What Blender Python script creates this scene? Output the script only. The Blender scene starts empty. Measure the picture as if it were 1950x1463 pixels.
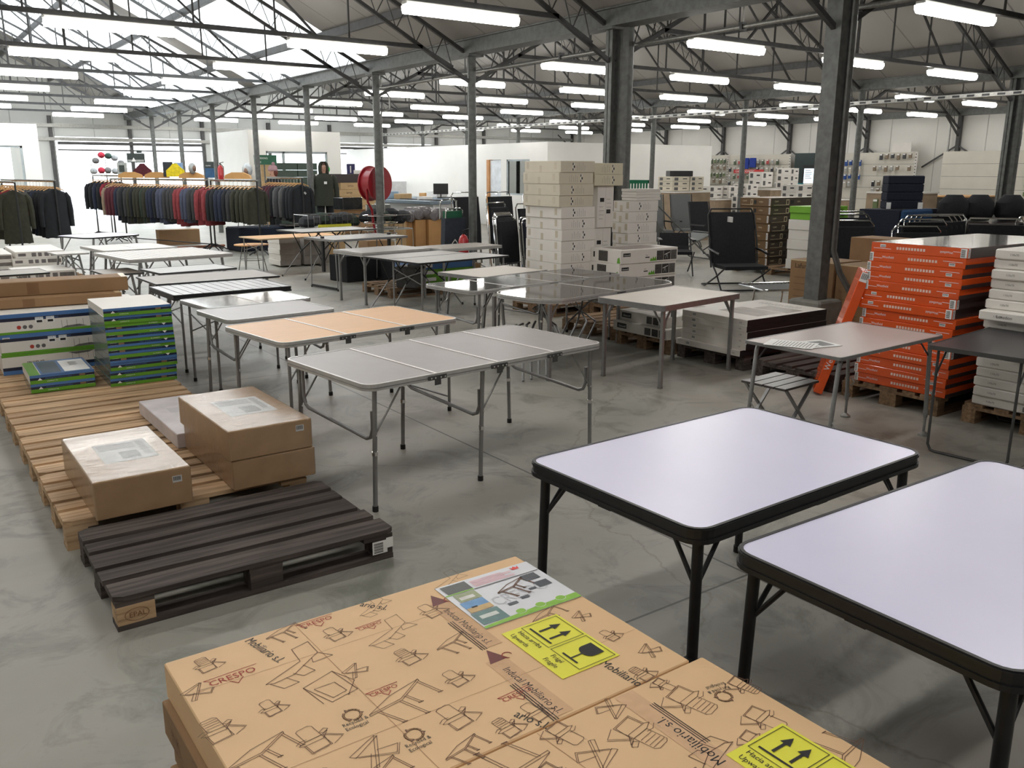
import bpy, math, random
from mathutils import Vector, Matrix
random.seed(7)
PI = math.pi
scene = bpy.context.scene
COL = scene.collection

# ------------------------------------------------------------------ camera
def make_camera():
    f, p, r, yaw, h = 1658.39, 0.2403, 0.0024, 0.6209, 1.7545
    cy, sy = math.cos(yaw), math.sin(yaw)
    F = Vector((sy*math.cos(p), cy*math.cos(p), -math.sin(p)))
    R = Vector((cy, -sy, 0)); U = R.cross(F)
    R2 = R*math.cos(r)+U*math.sin(r); U2 = -R*math.sin(r)+U*math.cos(r)
    m = Matrix((R2, U2, -F)).transposed().to_4x4(); m.translation = Vector((0, 0, h))
    cd = bpy.data.cameras.new('camera'); cd.sensor_fit = 'HORIZONTAL'; cd.sensor_width = 36
    cd.lens = 36*f/1950; cd.clip_start = .05; cd.clip_end = 300
    co = bpy.data.objects.new('camera', cd); co.matrix_world = m; COL.objects.link(co)
    scene.camera = co
make_camera()

# ------------------------------------------------------------------ world, exposure
SKY = 4.6
w = bpy.data.worlds.new('world'); scene.world = w; w.use_nodes = True
bg = w.node_tree.nodes['Background']; bg.inputs[0].default_value = (.93, .97, 1, 1); bg.inputs[1].default_value = SKY
LAMP = 27.0
vs = scene.view_settings
vs.view_transform = 'Standard'; vs.look = 'None'; vs.gamma = 1; vs.use_curve_mapping = False
vs.exposure = 0.0
try:
    scene.cycles.use_denoising = True
    scene.cycles.max_bounces = 8; scene.cycles.diffuse_bounces = 4; scene.cycles.glossy_bounces = 3
    scene.cycles.transmission_bounces = 4; scene.cycles.transparent_max_bounces = 8
    scene.cycles.sample_clamp_indirect = 8
    scene.cycles.caustics_reflective = False; scene.cycles.caustics_refractive = False
except Exception:
    pass

# ------------------------------------------------------------------ materials
MATS = {}
def mat(name, col, rough=.6, metal=0, amt=.12, scale=6, bump=0, spec=.5, coat=0, stretch=None, emit=None, es=1, grey=False):
    if name in MATS: return MATS[name]
    m = bpy.data.materials.new(name); m.use_nodes = True; MATS[name] = m
    n = m.node_tree.nodes; l = m.node_tree.links; b = n['Principled BSDF']
    b.inputs['Roughness'].default_value = rough; b.inputs['Metallic'].default_value = metal
    b.inputs['Specular IOR Level'].default_value = spec; b.inputs['Coat Weight'].default_value = coat
    b.inputs['Coat Roughness'].default_value = .06
    tc = n.new('ShaderNodeTexCoord'); nz = n.new('ShaderNodeTexNoise'); nz.inputs['Scale'].default_value = scale
    nz.inputs['Detail'].default_value = 5
    src = tc.outputs['Object']
    if stretch:
        mp = n.new('ShaderNodeMapping'); mp.inputs['Scale'].default_value = stretch
        l.new(src, mp.inputs['Vector']); src = mp.outputs['Vector']
    l.new(src, nz.inputs['Vector'])
    mr = n.new('ShaderNodeMapRange'); mr.inputs[1].default_value = .3; mr.inputs[2].default_value = .7
    mr.inputs[3].default_value = 1-amt; mr.inputs[4].default_value = 1+amt
    l.new(nz.outputs['Fac'], mr.inputs[0])
    mx = n.new('ShaderNodeVectorMath'); mx.operation = 'SCALE'; mx.inputs[0].default_value = col[:3]
    l.new(mr.outputs[0], mx.inputs['Scale']); l.new(mx.outputs[0], b.inputs['Base Color'])
    if bump:
        bp = n.new('ShaderNodeBump'); bp.inputs['Strength'].default_value = bump; bp.inputs['Distance'].default_value = .01
        l.new(nz.outputs['Fac'], bp.inputs['Height']); l.new(bp.outputs[0], b.inputs['Normal'])
    if emit:
        b.inputs['Emission Color'].default_value = (*emit, 1); b.inputs['Emission Strength'].default_value = es
    return m
def srgb(r, g, b):
    f = lambda c: (c/255/12.92) if c/255 <= .04045 else ((c/255+.055)/1.055)**2.4
    return (f(r), f(g), f(b))

def floor_material():
    m = bpy.data.materials.new('polished_concrete'); m.use_nodes = True
    n = m.node_tree.nodes; l = m.node_tree.links; b = n['Principled BSDF']
    tc = n.new('ShaderNodeTexCoord')
    def noise(s, d, ro=.55, dist=0):
        z = n.new('ShaderNodeTexNoise'); z.inputs['Scale'].default_value = s; z.inputs['Detail'].default_value = d
        z.inputs['Roughness'].default_value = ro; z.inputs['Distortion'].default_value = dist
        l.new(tc.outputs['Object'], z.inputs['Vector']); return z
    def ramp(fac, stops):
        r = n.new('ShaderNodeValToRGB'); l.new(fac, r.inputs[0])
        while len(r.color_ramp.elements) < len(stops): r.color_ramp.elements.new(.5)
        for e, (p, c) in zip(r.color_ramp.elements, stops): e.position = p; e.color = (*c, 1)
        return r
    a = noise(.55, 6, .6, .6); c1 = ramp(a.outputs['Fac'], [(.3, (.28, .28, .245)), (.5, (.34, .33, .295)), (.7, (.40, .375, .33))])
    b1 = noise(2.6, 9, .65, 1.2); c2 = ramp(b1.outputs['Fac'], [(.34, (.5, .52, .49)), (.5, (1, 1, 1)), (.75, (1.0, .98, .94))])
    mx = n.new('ShaderNodeMix'); mx.data_type = 'RGBA'; mx.blend_type = 'MULTIPLY'; mx.inputs[0].default_value = .75
    l.new(c1.outputs[0], mx.inputs[6]); l.new(c2.outputs[0], mx.inputs[7])
    # pale scuffs and hairline cracks
    v = n.new('ShaderNodeTexVoronoi'); v.feature = 'DISTANCE_TO_EDGE'; v.inputs['Scale'].default_value = .33
    dn = noise(1.3, 6, .6); ad = n.new('ShaderNodeVectorMath'); ad.operation = 'MULTIPLY_ADD'
    l.new(dn.outputs['Color'], ad.inputs[0]); ad.inputs[1].default_value = (.6, .6, 0); l.new(tc.outputs['Object'], ad.inputs[2])
    l.new(ad.outputs[0], v.inputs['Vector'])
    cr = ramp(v.outputs['Distance'], [(0, (.7, .68, .64)), (.0022, (1, 1, 1))])
    m2 = n.new('ShaderNodeMix'); m2.data_type = 'RGBA'; m2.blend_type = 'MULTIPLY'; m2.inputs[0].default_value = .8
    l.new(mx.outputs[2], m2.inputs[6]); l.new(cr.outputs[0], m2.inputs[7])
    sc = noise(1.1, 12, .75, 2.5); cs = ramp(sc.outputs['Fac'], [(.66, (0, 0, 0)), (.72, (.35, .35, .33))])
    m3 = n.new('ShaderNodeMix'); m3.data_type = 'RGBA'; m3.blend_type = 'ADD'; m3.inputs[0].default_value = .45
    l.new(m2.outputs[2], m3.inputs[6]); l.new(cs.outputs[0], m3.inputs[7])
    # saw-cut joints
    sx = n.new('ShaderNodeSeparateXYZ'); l.new(tc.outputs['Object'], sx.inputs[0])
    def joint(o, off, per):
        q = n.new('ShaderNodeMath'); q.operation = 'ADD'; q.inputs[1].default_value = off; l.new(o, q.inputs[0])
        k = n.new('ShaderNodeMath'); k.operation = 'PINGPONG'; k.inputs[1].default_value = per/2; l.new(q.outputs[0], k.inputs[0])
        g = n.new('ShaderNodeMath'); g.operation = 'GREATER_THAN'; g.inputs[1].default_value = .006; l.new(k.outputs[0], g.inputs[0])
        return g
    j1 = joint(sx.outputs[0], 90-2.95, 5.0); j2 = joint(sx.outputs[1], 90-2.3, 5.0)
    mn = n.new('ShaderNodeMath'); mn.operation = 'MINIMUM'; l.new(j1.outputs[0], mn.inputs[0]); l.new(j2.outputs[0], mn.inputs[1])
    mp = n.new('ShaderNodeMapRange'); mp.inputs[3].default_value = .3; l.new(mn.outputs[0], mp.inputs[0])
    vm = n.new('ShaderNodeVectorMath'); vm.operation = 'SCALE'; l.new(m3.outputs[2], vm.inputs[0]); l.new(mp.outputs[0], vm.inputs['Scale'])
    l.new(vm.outputs[0], b.inputs['Base Color'])
    rr = n.new('ShaderNodeMapRange'); rr.inputs[3].default_value = .3; rr.inputs[4].default_value = .62
    l.new(b1.outputs['Fac'], rr.inputs[0]); l.new(rr.outputs[0], b.inputs['Roughness'])
    b.inputs['Specular IOR Level'].default_value = .4
    return m

def wood_material(name, c1, c2, c3, rough=.75):
    m = bpy.data.materials.new(name); m.use_nodes = True; MATS[name] = m
    n = m.node_tree.nodes; l = m.node_tree.links; b = n['Principled BSDF']
    tc = n.new('ShaderNodeTexCoord'); mp = n.new('ShaderNodeMapping'); mp.inputs['Scale'].default_value = (1.2, 22, 22)
    l.new(tc.outputs['Object'], mp.inputs[0])
    z = n.new('ShaderNodeTexNoise'); z.inputs['Scale'].default_value = 1.6; z.inputs['Detail'].default_value = 8; z.inputs['Distortion'].default_value = .5
    l.new(mp.outputs[0], z.inputs['Vector'])
    r = n.new('ShaderNodeValToRGB'); l.new(z.outputs['Fac'], r.inputs[0]); r.color_ramp.elements.new(.5)
    for e, (p, c) in zip(r.color_ramp.elements, [(.28, c1), (.5, c2), (.72, c3)]): e.position = p; e.color = (*c, 1)
    # each plank its own tone (stepped along y)
    z2 = n.new('ShaderNodeTexNoise'); z2.inputs['Scale'].default_value = 1; z2.inputs['Detail'].default_value = 1
    mp2 = n.new('ShaderNodeMapping'); mp2.inputs['Scale'].default_value = (.4, 7, 3); l.new(tc.outputs['Object'], mp2.inputs[0]); l.new(mp2.outputs[0], z2.inputs['Vector'])
    mr = n.new('ShaderNodeMapRange'); mr.inputs[1].default_value = .3; mr.inputs[2].default_value = .7; mr.inputs[3].default_value = .75; mr.inputs[4].default_value = 1.22
    l.new(z2.outputs['Fac'], mr.inputs[0])
    s = n.new('ShaderNodeVectorMath'); s.operation = 'SCALE'; l.new(r.outputs[0], s.inputs[0]); l.new(mr.outputs[0], s.inputs['Scale'])
    l.new(s.outputs[0], b.inputs['Base Color']); b.inputs['Roughness'].default_value = rough
    bp = n.new('ShaderNodeBump'); bp.inputs['Strength'].default_value = .35; bp.inputs['Distance'].default_value = .004
    l.new(z.outputs['Fac'], bp.inputs['Height']); l.new(bp.outputs[0], b.inputs['Normal'])
    return m

def sheet_material(name, col, axis=1, per=.25, rough=.45, trans=False):
    m = bpy.data.materials.new(name); m.use_nodes = True; MATS[name] = m
    n = m.node_tree.nodes; l = m.node_tree.links; b = n['Principled BSDF']
    tc = n.new('ShaderNodeTexCoord'); sx = n.new('ShaderNodeSeparateXYZ'); l.new(tc.outputs['Object'], sx.inputs[0])
    k = n.new('ShaderNodeMath'); k.operation = 'PINGPONG'; k.inputs[1].default_value = per/2
    q = n.new('ShaderNodeMath'); q.operation = 'ADD'; q.inputs[1].default_value = 50; l.new(sx.outputs[axis], q.inputs[0]); l.new(q.outputs[0], k.inputs[0])
    mr = n.new('ShaderNodeMapRange'); mr.inputs[1].default_value = 0; mr.inputs[2].default_value = .02; l.new(k.outputs[0], mr.inputs[0])
    z = n.new('ShaderNodeTexNoise'); z.inputs['Scale'].default_value = .8; z.inputs['Detail'].default_value = 3; l.new(tc.outputs['Object'], z.inputs['Vector'])
    m2 = n.new('ShaderNodeMapRange'); m2.inputs[3].default_value = .85; m2.inputs[4].default_value = 1.12; l.new(z.outputs['Fac'], m2.inputs[0])
    s = n.new('ShaderNodeVectorMath'); s.operation = 'SCALE'; s.inputs[0].default_value = col; l.new(m2.outputs[0], s.inputs['Scale'])
    m3 = n.new('ShaderNodeMapRange'); m3.inputs[3].default_value = .6; l.new(mr.outputs[0], m3.inputs[0])
    s2 = n.new('ShaderNodeVectorMath'); s2.operation = 'SCALE'; l.new(s.outputs[0], s2.inputs[0]); l.new(m3.outputs[0], s2.inputs['Scale'])
    bp = n.new('ShaderNodeBump'); bp.inputs['Strength'].default_value = .6; bp.inputs['Distance'].default_value = .02; l.new(mr.outputs[0], bp.inputs['Height'])
    if trans:
        t = n.new('ShaderNodeBsdfTranslucent'); l.new(s2.outputs[0], t.inputs[0]); l.new(bp.outputs[0], t.inputs['Normal'])
        l.new(t.outputs[0], n['Material Output'].inputs[0]); n.remove(b)
    else:
        l.new(s2.outputs[0], b.inputs['Base Color']); b.inputs['Roughness'].default_value = rough; l.new(bp.outputs[0], b.inputs['Normal'])
    return m

steel = mat('painted_steel', srgb(104, 106, 104), .5, .35, .22, 14, .15)
steel_d = mat('dark_steel', srgb(78, 78, 78), .5, .35, .2, 9)
galv = mat('galvanised_steel', srgb(150, 150, 146), .42, .6, .2, 30)
alu = mat('aluminium', srgb(196, 195, 193), .36, .45, .06, 20)
silver = mat('silver_strip', srgb(226, 222, 220), .4, .15, .03, 20)
alu_d = mat('dull_aluminium', srgb(150, 150, 150), .4, .7, .08, 20)
chrome = mat('chrome', (.8, .8, .8), .12, 1, .02)
blackm = mat('black_metal', srgb(36, 37, 39), .42, .2, .15, 25)
blackp = mat('black_plastic', srgb(22, 22, 24), .45, 0, .1)
blackf = mat('black_fabric', srgb(27, 28, 32), .9, 0, .25, 40, .2)
navyf = mat('navy_fabric', srgb(24, 30, 46), .9, 0, .2, 30, .2)
greyf = mat('grey_fabric', srgb(104, 106, 106), .85, 0, .08, 60)
whitep = mat('white_paper', srgb(238, 238, 236), .55, 0, .02)
ink = mat('black_ink', srgb(28, 26, 26), .6, 0, .05)
inkg = mat('grey_ink', srgb(110, 108, 106), .6, 0, .05)
greywhite = mat('white_laminate', srgb(228, 226, 250), .3, 0, .012, 3)
bootrub = mat('rubber', srgb(25, 25, 25), .8)

# ------------------------------------------------------------------ mesh builder
_txt = {}
def text_geo(s, size=1.0, bold=False):
    key = s
    if key not in _txt:
        c = bpy.data.curves.new('t', 'FONT'); c.body = s; c.size = 1; c.resolution_u = 2
        o = bpy.data.objects.new('t', c); COL.objects.link(o)
        dg = bpy.context.evaluated_depsgraph_get(); dg.update()
        me = o.evaluated_get(dg).to_mesh()
        _txt[key] = ([tuple(v.co[:2]) for v in me.vertices], [tuple(p.vertices) for p in me.polygons],
                     max([v.co[0] for v in me.vertices] or [1]))
        o.evaluated_get(dg).to_mesh_clear(); bpy.data.objects.remove(o); bpy.data.curves.remove(c)
    return _txt[key]

class M:
    def __init__(s): s.v = []; s.f = []; s.m = []; s.mats = []
    def mi(s, mt):
        if mt not in s.mats: s.mats.append(mt)
        return s.mats.index(mt)
    def add(s, vs_, fs, mt):
        o = len(s.v); s.v += [tuple(v) for v in vs_]; k = s.mi(mt)
        for f in fs: s.f.append(tuple(i+o for i in f)); s.m.append(k)
    def box(s, x0, y0, z0, x1, y1, z1, mt):
        s.add([(x0,y0,z0),(x1,y0,z0),(x1,y1,z0),(x0,y1,z0),(x0,y0,z1),(x1,y0,z1),(x1,y1,z1),(x0,y1,z1)],
              [(3,2,1,0),(4,5,6,7),(0,1,5,4),(1,2,6,5),(2,3,7,6),(3,0,4,7)], mt)
    def cb(s, cx, cy, cz, sx, sy, sz, mt): s.box(cx-sx/2, cy-sy/2, cz-sz/2, cx+sx/2, cy+sy/2, cz+sz/2, mt)
    def cbox(s, x0, y0, z0, x1, y1, z1, mt, c=.004):
        def ring(i, z): 
            a, b, d, e = x0+i, y0+i, x1-i, y1-i
            return [(a+c,b,z),(d-c,b,z),(d,b+c,z),(d,e-c,z),(d-c,e,z),(a+c,e,z),(a,e-c,z),(a,b+c,z)]
        vs_ = ring(c, z0)+ring(0, z0+c)+ring(0, z1-c)+ring(c, z1)
        fs = [tuple(range(7, -1, -1)), tuple(range(24, 32))]
        for k in range(3):
            for i in range(8): j = (i+1) % 8; fs.append((k*8+i, k*8+j, k*8+8+j, k*8+8+i))
        s.add(vs_, fs, mt)
    def prism(s, poly, z0, z1, mt, top=True, bot=True):
        n = len(poly); vs_ = [(x, y, z0) for x, y in poly]+[(x, y, z1) for x, y in poly]
        fs = [(i, (i+1) % n, n+(i+1) % n, n+i) for i in range(n)]
        if top: fs.append(tuple(range(n, 2*n)))
        if bot: fs.append(tuple(range(n-1, -1, -1)))
        s.add(vs_, fs, mt)
    def ringprism(s, po, pi_, z0, z1, mt):
        n = len(po); vs_ = [(x,y,z0) for x,y in po]+[(x,y,z1) for x,y in po]+[(x,y,z0) for x,y in pi_]+[(x,y,z1) for x,y in pi_]
        fs = []
        for i in range(n):
            j = (i+1) % n
            fs += [(i,j,n+j,n+i), (2*n+j,2*n+i,3*n+i,3*n+j), (n+i,n+j,3*n+j,3*n+i), (j,i,2*n+i,2*n+j)]
        s.add(vs_, fs, mt)
    def bar(s, p, q, a, b, mt, up=(0,0,1)):
        p, q = Vector(p), Vector(q); d = (q-p).normalized(); u = Vector(up)
        if abs(d.dot(u)) > .98: u = Vector((1,0,0))
        x = d.cross(u).normalized()*a/2; y = x.cross(d).normalized()*b/2
        vs_ = [p-x-y,p+x-y,p+x+y,p-x+y,q-x-y,q+x-y,q+x+y,q-x+y]
        s.add(vs_, [(3,2,1,0),(4,5,6,7),(0,1,5,4),(1,2,6,5),(2,3,7,6),(3,0,4,7)], mt)
    def tube(s, pts, r, mt, n=8, cap=True, rs=None):
        pts = [Vector(p) for p in pts]; N = len(pts); vs_ = []; fs = []
        prev = None
        for i, p in enumerate(pts):
            d = ((pts[min(i+1, N-1)]-p).normalized()+(p-pts[max(i-1, 0)]).normalized())
            d = d.normalized() if d.length > 1e-6 else Vector((0,0,1))
            u = prev if prev else (Vector((0,0,1)) if abs(d.z) < .9 else Vector((1,0,0)))
            x = (u-d*u.dot(d)).normalized(); y = d.cross(x); prev = x
            rr = rs[i] if rs else r
            for k in range(n): a = 2*PI*k/n; vs_.append(p+(x*math.cos(a)+y*math.sin(a))*rr)
        for i in range(N-1):
            for k in range(n): j = (k+1) % n; fs.append((i*n+k, i*n+j, i*n+n+j, i*n+n+k))
        if cap: fs += [tuple(range(n-1, -1, -1)), tuple(range((N-1)*n, N*n))]
        s.add(vs_, fs, mt)
    def loft(s, rings, mt, cap=True):
        n = len(rings[0]); vs_ = [v for r in rings for v in r]; fs = []
        for i in range(len(rings)-1):
            for k in range(n): j = (k+1) % n; fs.append((i*n+k, i*n+j, i*n+n+j, i*n+n+k))
        if cap: fs += [tuple(range(n-1, -1, -1)), tuple(range((len(rings)-1)*n, len(rings)*n))]
        s.add(vs_, fs, mt)
    def ell(s, c, rx, ry, rz, mt, n=12, k=8):
        rings = []
        for i in range(k+1):
            t = PI*(i+.02)/(k+.04); rings.append([(c[0]+rx*math.sin(t)*math.cos(2*PI*j/n), c[1]+ry*math.sin(t)*math.sin(2*PI*j/n), c[2]-rz*math.cos(t)) for j in range(n)])
        s.loft(rings, mt)
    def cyl(s, x, y, z0, z1, r, mt, n=14, r2=None):
        s.tube([(x,y,z0),(x,y,z1)], r, mt, n, rs=[r, r2 if r2 is not None else r])
    # prints on a face: fr = (origin, right, up, normal)
    def rect(s, fr, x, y, w_, h_, mt, lift=.0008, rot=0):
        O, U, V, N = fr; c, sn = math.cos(rot), math.sin(rot)
        P = []
        for a, b in ((0,0),(w_,0),(w_,h_),(0,h_)):
            px, py = x+a*c-b*sn, y+a*sn+b*c; P.append(O+U*px+V*py+N*lift)
        s.add(P, [(0,1,2,3)], mt)
    def poly(s, fr, pts, mt, lift=.0008):
        O, U, V, N = fr; s.add([O+U*a+V*b+N*lift for a, b in pts], [tuple(range(len(pts)))], mt)
    def text(s, fr, x, y, st, size, mt, lift=.0012, rot=0, sx=1, skew=0):
        O, U, V, N = fr; vs_, fs, _ = text_geo(st); c, sn = math.cos(rot), math.sin(rot); P = []
        for a, b in vs_:
            a, b = (a+skew*b)*size*sx, b*size; P.append(O+U*(x+a*c-b*sn)+V*(y+a*sn+b*c)+N*lift)
        s.add(P, fs, mt)
    def line(s, fr, pts, wd, mt, lift=.001, close=False):
        O, U, V, N = fr
        if close: pts = list(pts)+[pts[0]]
        for (a, b), (c, d) in zip(pts, pts[1:]):
            L = math.hypot(c-a, d-b)
            if L < 1e-6: continue
            ux, uy = (c-a)/L, (d-b)/L; nx, ny = -uy*wd/2, ux*wd/2; e = wd*.3
            q = [(a-ux*e-nx, b-uy*e-ny), (c+ux*e-nx, d+uy*e-ny), (c+ux*e+nx, d+uy*e+ny), (a-ux*e+nx, b-uy*e+ny)]
            s.add([O+U*x+V*y+N*lift for x, y in q], [(0,1,2,3)], mt)
    def barcode(s, fr, x, y, w_, h_, vert=False):
        s.rect(fr, x, y, w_, h_, whitep, .0009)
        n = 11
        for i in range(n):
            t = .1+.8*i/n; bw = (.03 if i % 3 else .05)
            if vert: s.rect(fr, x+.1*w_, y+t*h_, w_*.62, h_*bw, ink, .0014)
            else: s.rect(fr, x+t*w_, y+.28*h_, w_*bw, h_*.6, ink, .0014)
    def build(s, name, parent=None, loc=None, rz=0, smooth=False, link=True):
        me = bpy.data.meshes.new(name); me.from_pydata(s.v, [], s.f); 
        for mt in s.mats: me.materials.append(mt)
        me.polygons.foreach_set('material_index', s.m)
        if smooth: me.polygons.foreach_set('use_smooth', [True]*len(me.polygons)); me.set_sharp_from_angle(angle=math.radians(40))
        me.update()
        o = bpy.data.objects.new(name, me); COL.objects.link(o)
        if parent: o.parent = parent
        if loc is not None: o.location = loc
        if rz: o.rotation_euler = (0, 0, rz)
        return o

V3 = Vector
def face(which, sx, sy, sz):
    return {'front': (V3((0,0,0)), V3((1,0,0)), V3((0,0,1)), V3((0,-1,0))),
            'left': (V3((0,sy,0)), V3((0,-1,0)), V3((0,0,1)), V3((-1,0,0))),
            'top': (V3((0,0,sz)), V3((1,0,0)), V3((0,1,0)), V3((0,0,1)))}[which]

def rrect(L, W, r, n=5):
    P = []
    for cx, cy, a0 in ((L/2-r, W/2-r, 0), (-L/2+r, W/2-r, 90), (-L/2+r, -W/2+r, 180), (L/2-r, -W/2+r, 270)):
        for i in range(n+1): a = math.radians(a0+90*i/n); P.append((cx+r*math.cos(a), cy+r*math.sin(a)))
    return P

def thing(name, label, cat, loc=(0,0,0), rz=0, group=None):
    o = bpy.data.objects.new(name, None); COL.objects.link(o); o.location = loc; o.rotation_euler = (0,0,rz)
    o.empty_display_size = .1; o['label'] = label; o['category'] = cat
    if group: o['group'] = group
    return o
def tag(o, label, cat, group=None):
    o['label'] = label; o['category'] = cat
    if group: o['group'] = group
    return o
def struct(o): o['kind'] = 'structure'; return o
def dup(root, loc, rz, label, group=None):
    r = root.copy(); COL.objects.link(r); r.location = loc; r.rotation_euler = (0,0,rz); r['label'] = label
    if group: r['group'] = group
    for ch in list(root.children):
        c = ch.copy(); COL.objects.link(c); c.parent = r
        for g in list(ch.children):
            d = g.copy(); COL.objects.link(d); d.parent = c
    return r
ORD = ['first','second','third','fourth','fifth','sixth','seventh','eighth','ninth','tenth','eleventh','twelfth','thirteenth','fourteenth','fifteenth','sixteenth','seventeenth','eighteenth','nineteenth','twentieth','twenty-first','twenty-second','twenty-third','twenty-fourth','twenty-fifth','twenty-sixth','twenty-seventh','twenty-eighth','twenty-ninth','thirtieth']
def nth(i, n, what='of its stack'):
    return ('topmost ' if i == 0 else ('bottommost ' if i == n-1 else ORD[i]+' from top '))+what
# ------------------------------------------------------------------ building shell
XG = [-2.6, 7.97, 18.53, 29.1]           # valley rows
Y0, DY = 8.94, 3.3254                    # column k at Y0 + DY*k
YE = 35.54; YB = -6.0
RZ, RS = 3.66, .5                        # roof height at the valley, slope
wallm = mat('wall_panel', srgb(214, 212, 206), .6, 0, .05, 1.2)
whitew = mat('white_wall', srgb(240, 239, 235), .6, 0, .02, 2)
m = M(); m.box(XG[0]-.3, YB, -.1, XG[3]+.1, YE, 0, floor_material()); struct(m.build('floor'))
yard = mat('yard_paving', srgb(200, 205, 208), .8, 0, .1, .5)
m = M(); m.box(-30, YE, -.12, 60, YE+60, -.02, yard); struct(m.build('ground'))
m = M(); m.box(XG[0]-.3, YB, 0, XG[0]-.15, YE, 3.7, wallm); struct(m.build('wall_left'))
m = M(); m.box(XG[3]+.1, YB, 0, XG[3]+.25, YE, 3.75, sheet_material('wall_sheet_right', srgb(226, 224, 218), 1, 1.66)); struct(m.build('wall_right'))
m = M(); m.box(XG[0]-.3, YB-.15, 0, XG[3]+.25, YB, 6.4, mat('back_wall_panel', srgb(120, 118, 114), .7)); struct(m.build('wall_back'))
# end wall with the daylight openings
ew = sheet_material('wall_sheet_end', srgb(222, 224, 222), 0, 1.32)
m = M()
def ewall(x0, x1, z0, z1): m.box(x0, YE, z0, x1, YE+.12, z1, ew)
ewall(-2.9, 1.2, 0, 2.9); ewall(1.2, 5.45, 0, .7); ewall(4.9, 5.45, .7, 2.9); ewall(10.7, 11.3, 0, 2.9)
ewall(16.0, 20.9, 0, 1.0); ewall(20.9, 29.3, 0, 2.9); ewall(-2.9, 29.3, 2.9, 3.66)
for i in range(3):
    a, b = XG[i], XG[i+1]; c = (a+b)/2
    m.add([(a, YE, 3.66), (b, YE, 3.66), (c, YE, 3.66+RS*(b-a)/2), (a, YE+.12, 3.66), (b, YE+.12, 3.66), (c, YE+.12, 3.66+RS*(b-a)/2)], [(0,1,2),(5,4,3),(0,2,5,3),(1,4,5,2),(0,3,4,1)], ew)
struct(m.build('wall_end'))
# roof: opaque sheets, translucent sheets over part of the left bay
roofm = sheet_material('roof_sheet', srgb(146, 142, 136), 1, 1.1, .5)
skym = sheet_material('translucent_roof_sheet', (.80, .83, .84), 1, .3, trans=True)
mo = M(); mt_ = M()
for i in range(3):
    a, b = XG[i], XG[i+1]; c = (a+b)/2; h = RZ+RS*(b-a)/2
    for (xa, za, xb, zb, side) in ((a, RZ, c, h, 0), (c, h, b, RZ, 1)):
        spans = [(YB, YE+.3, mo)]
        if i == 0 and side == 1: spans = [(YB, 15.6, mo), (15.6, 21.5, mt_), (21.5, 22.3, mo), (22.3, 31.5, mt_), (31.5, YE+.3, mo)]
        if i == 1 and side == 0: spans = [(YB, 26.0, mo), (26.0, 32.0, mt_), (32.0, YE+.3, mo)]
        for (y0, y1, mm) in spans:
            t = .06
            mm.add([(xa,y0,za),(xb,y0,zb),(xb,y1,zb),(xa,y1,za)]+([(xa,y0,za+t),(xb,y0,zb+t),(xb,y1,zb+t),(xa,y1,za+t)] if mm is mo else []),
                   ([(3,2,1,0),(4,5,6,7),(0,1,5,4),(1,2,6,5),(2,3,7,6),(3,0,4,7)] if mm is mo else [(3,2,1,0)]), roofm if mm is mo else skym)
struct(mo.build('ceiling')); o = mt_.build('window_3'); struct(o)
# valley gutters
for i, x in enumerate(XG):
    m = M(); w_ = .30 if i in (1, 2) else .24
    m.bar((x, YB, 3.63), (x, YE, 3.63), w_, .20, steel)
    m.bar((x-w_/2-.02, YB, 3.735), (x-w_/2-.02, YE, 3.735), .05, .02, steel); m.bar((x+w_/2+.02, YB, 3.735), (x+w_/2+.02, YE, 3.735), .05, .02, steel)
    struct(m.build('roof_gutter'))
# purlins
for i in range(3):
    a, b = XG[i], XG[i+1]; c = (a+b)/2
    for dx in (1.07, 2.5, 3.9, 5.28):
        for sgn in ((1, -1) if dx < 5 else (1,)):
            x = (a+dx) if sgn > 0 else (b-dx); z = RZ+RS*dx-.11
            m = M(); m.bar((x, YB, z), (x, YE, z), .06, .13, steel_d); struct(m.build('roof_purlin'))
# trusses
def truss(i, k):
    a, b = XG[i], XG[i+1]; c = (a+b)/2; y = Y0+DY*k; m = M(); H = (b-a)/2
    zu = lambda d: 3.50+RS*d
    zl = lambda d: 3.10+.53*d
    for s, e in ((1, a), (-1, b)):
        P = lambda d, z: (e+s*d, y, z)
        m.bar(P(.08, zu(.08)), P(H, zu(H)), .05, .05, steel_d)
        m.bar(P(.05, zl(.05)), P(H-.05, zl(H-.05)), .05, .05, steel_d)
        N = 14
        for j in range(N):
            d0 = .35+j*(H-.7)/N; d1 = .35+(j+.5)*(H-.7)/N; d2 = .35+(j+1)*(H-.7)/N
            m.bar(P(d0, zl(d0)), P(d1, zu(d1)), .012, .012, steel_d); m.bar(P(d1, zu(d1)), P(d2, zl(d2)), .012, .012, steel_d)
        for d in (2.1, 3.2, 4.3): m.bar(P(d, 3.58), P(d, zl(d)), .022, .022, steel_d)
        m.bar(P(2.6, 3.60), P(4.9, zl(4.9)), .03, .03, steel_d)
        m.bar(P(.35, 3.33), P(.9, 3.58), .035, .035, steel_d)
    m.bar((a+.9, y, 3.58), (b-.9, y, 3.58), .05, .06, steel_d)
    m.bar((c, y, 3.58), (c, y, zl(H)), .035, .035, steel_d)
    return struct(m.build('roof_truss'))
for i in range(3):
    for k in range(-3, 8):
        truss(i, k)
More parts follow.
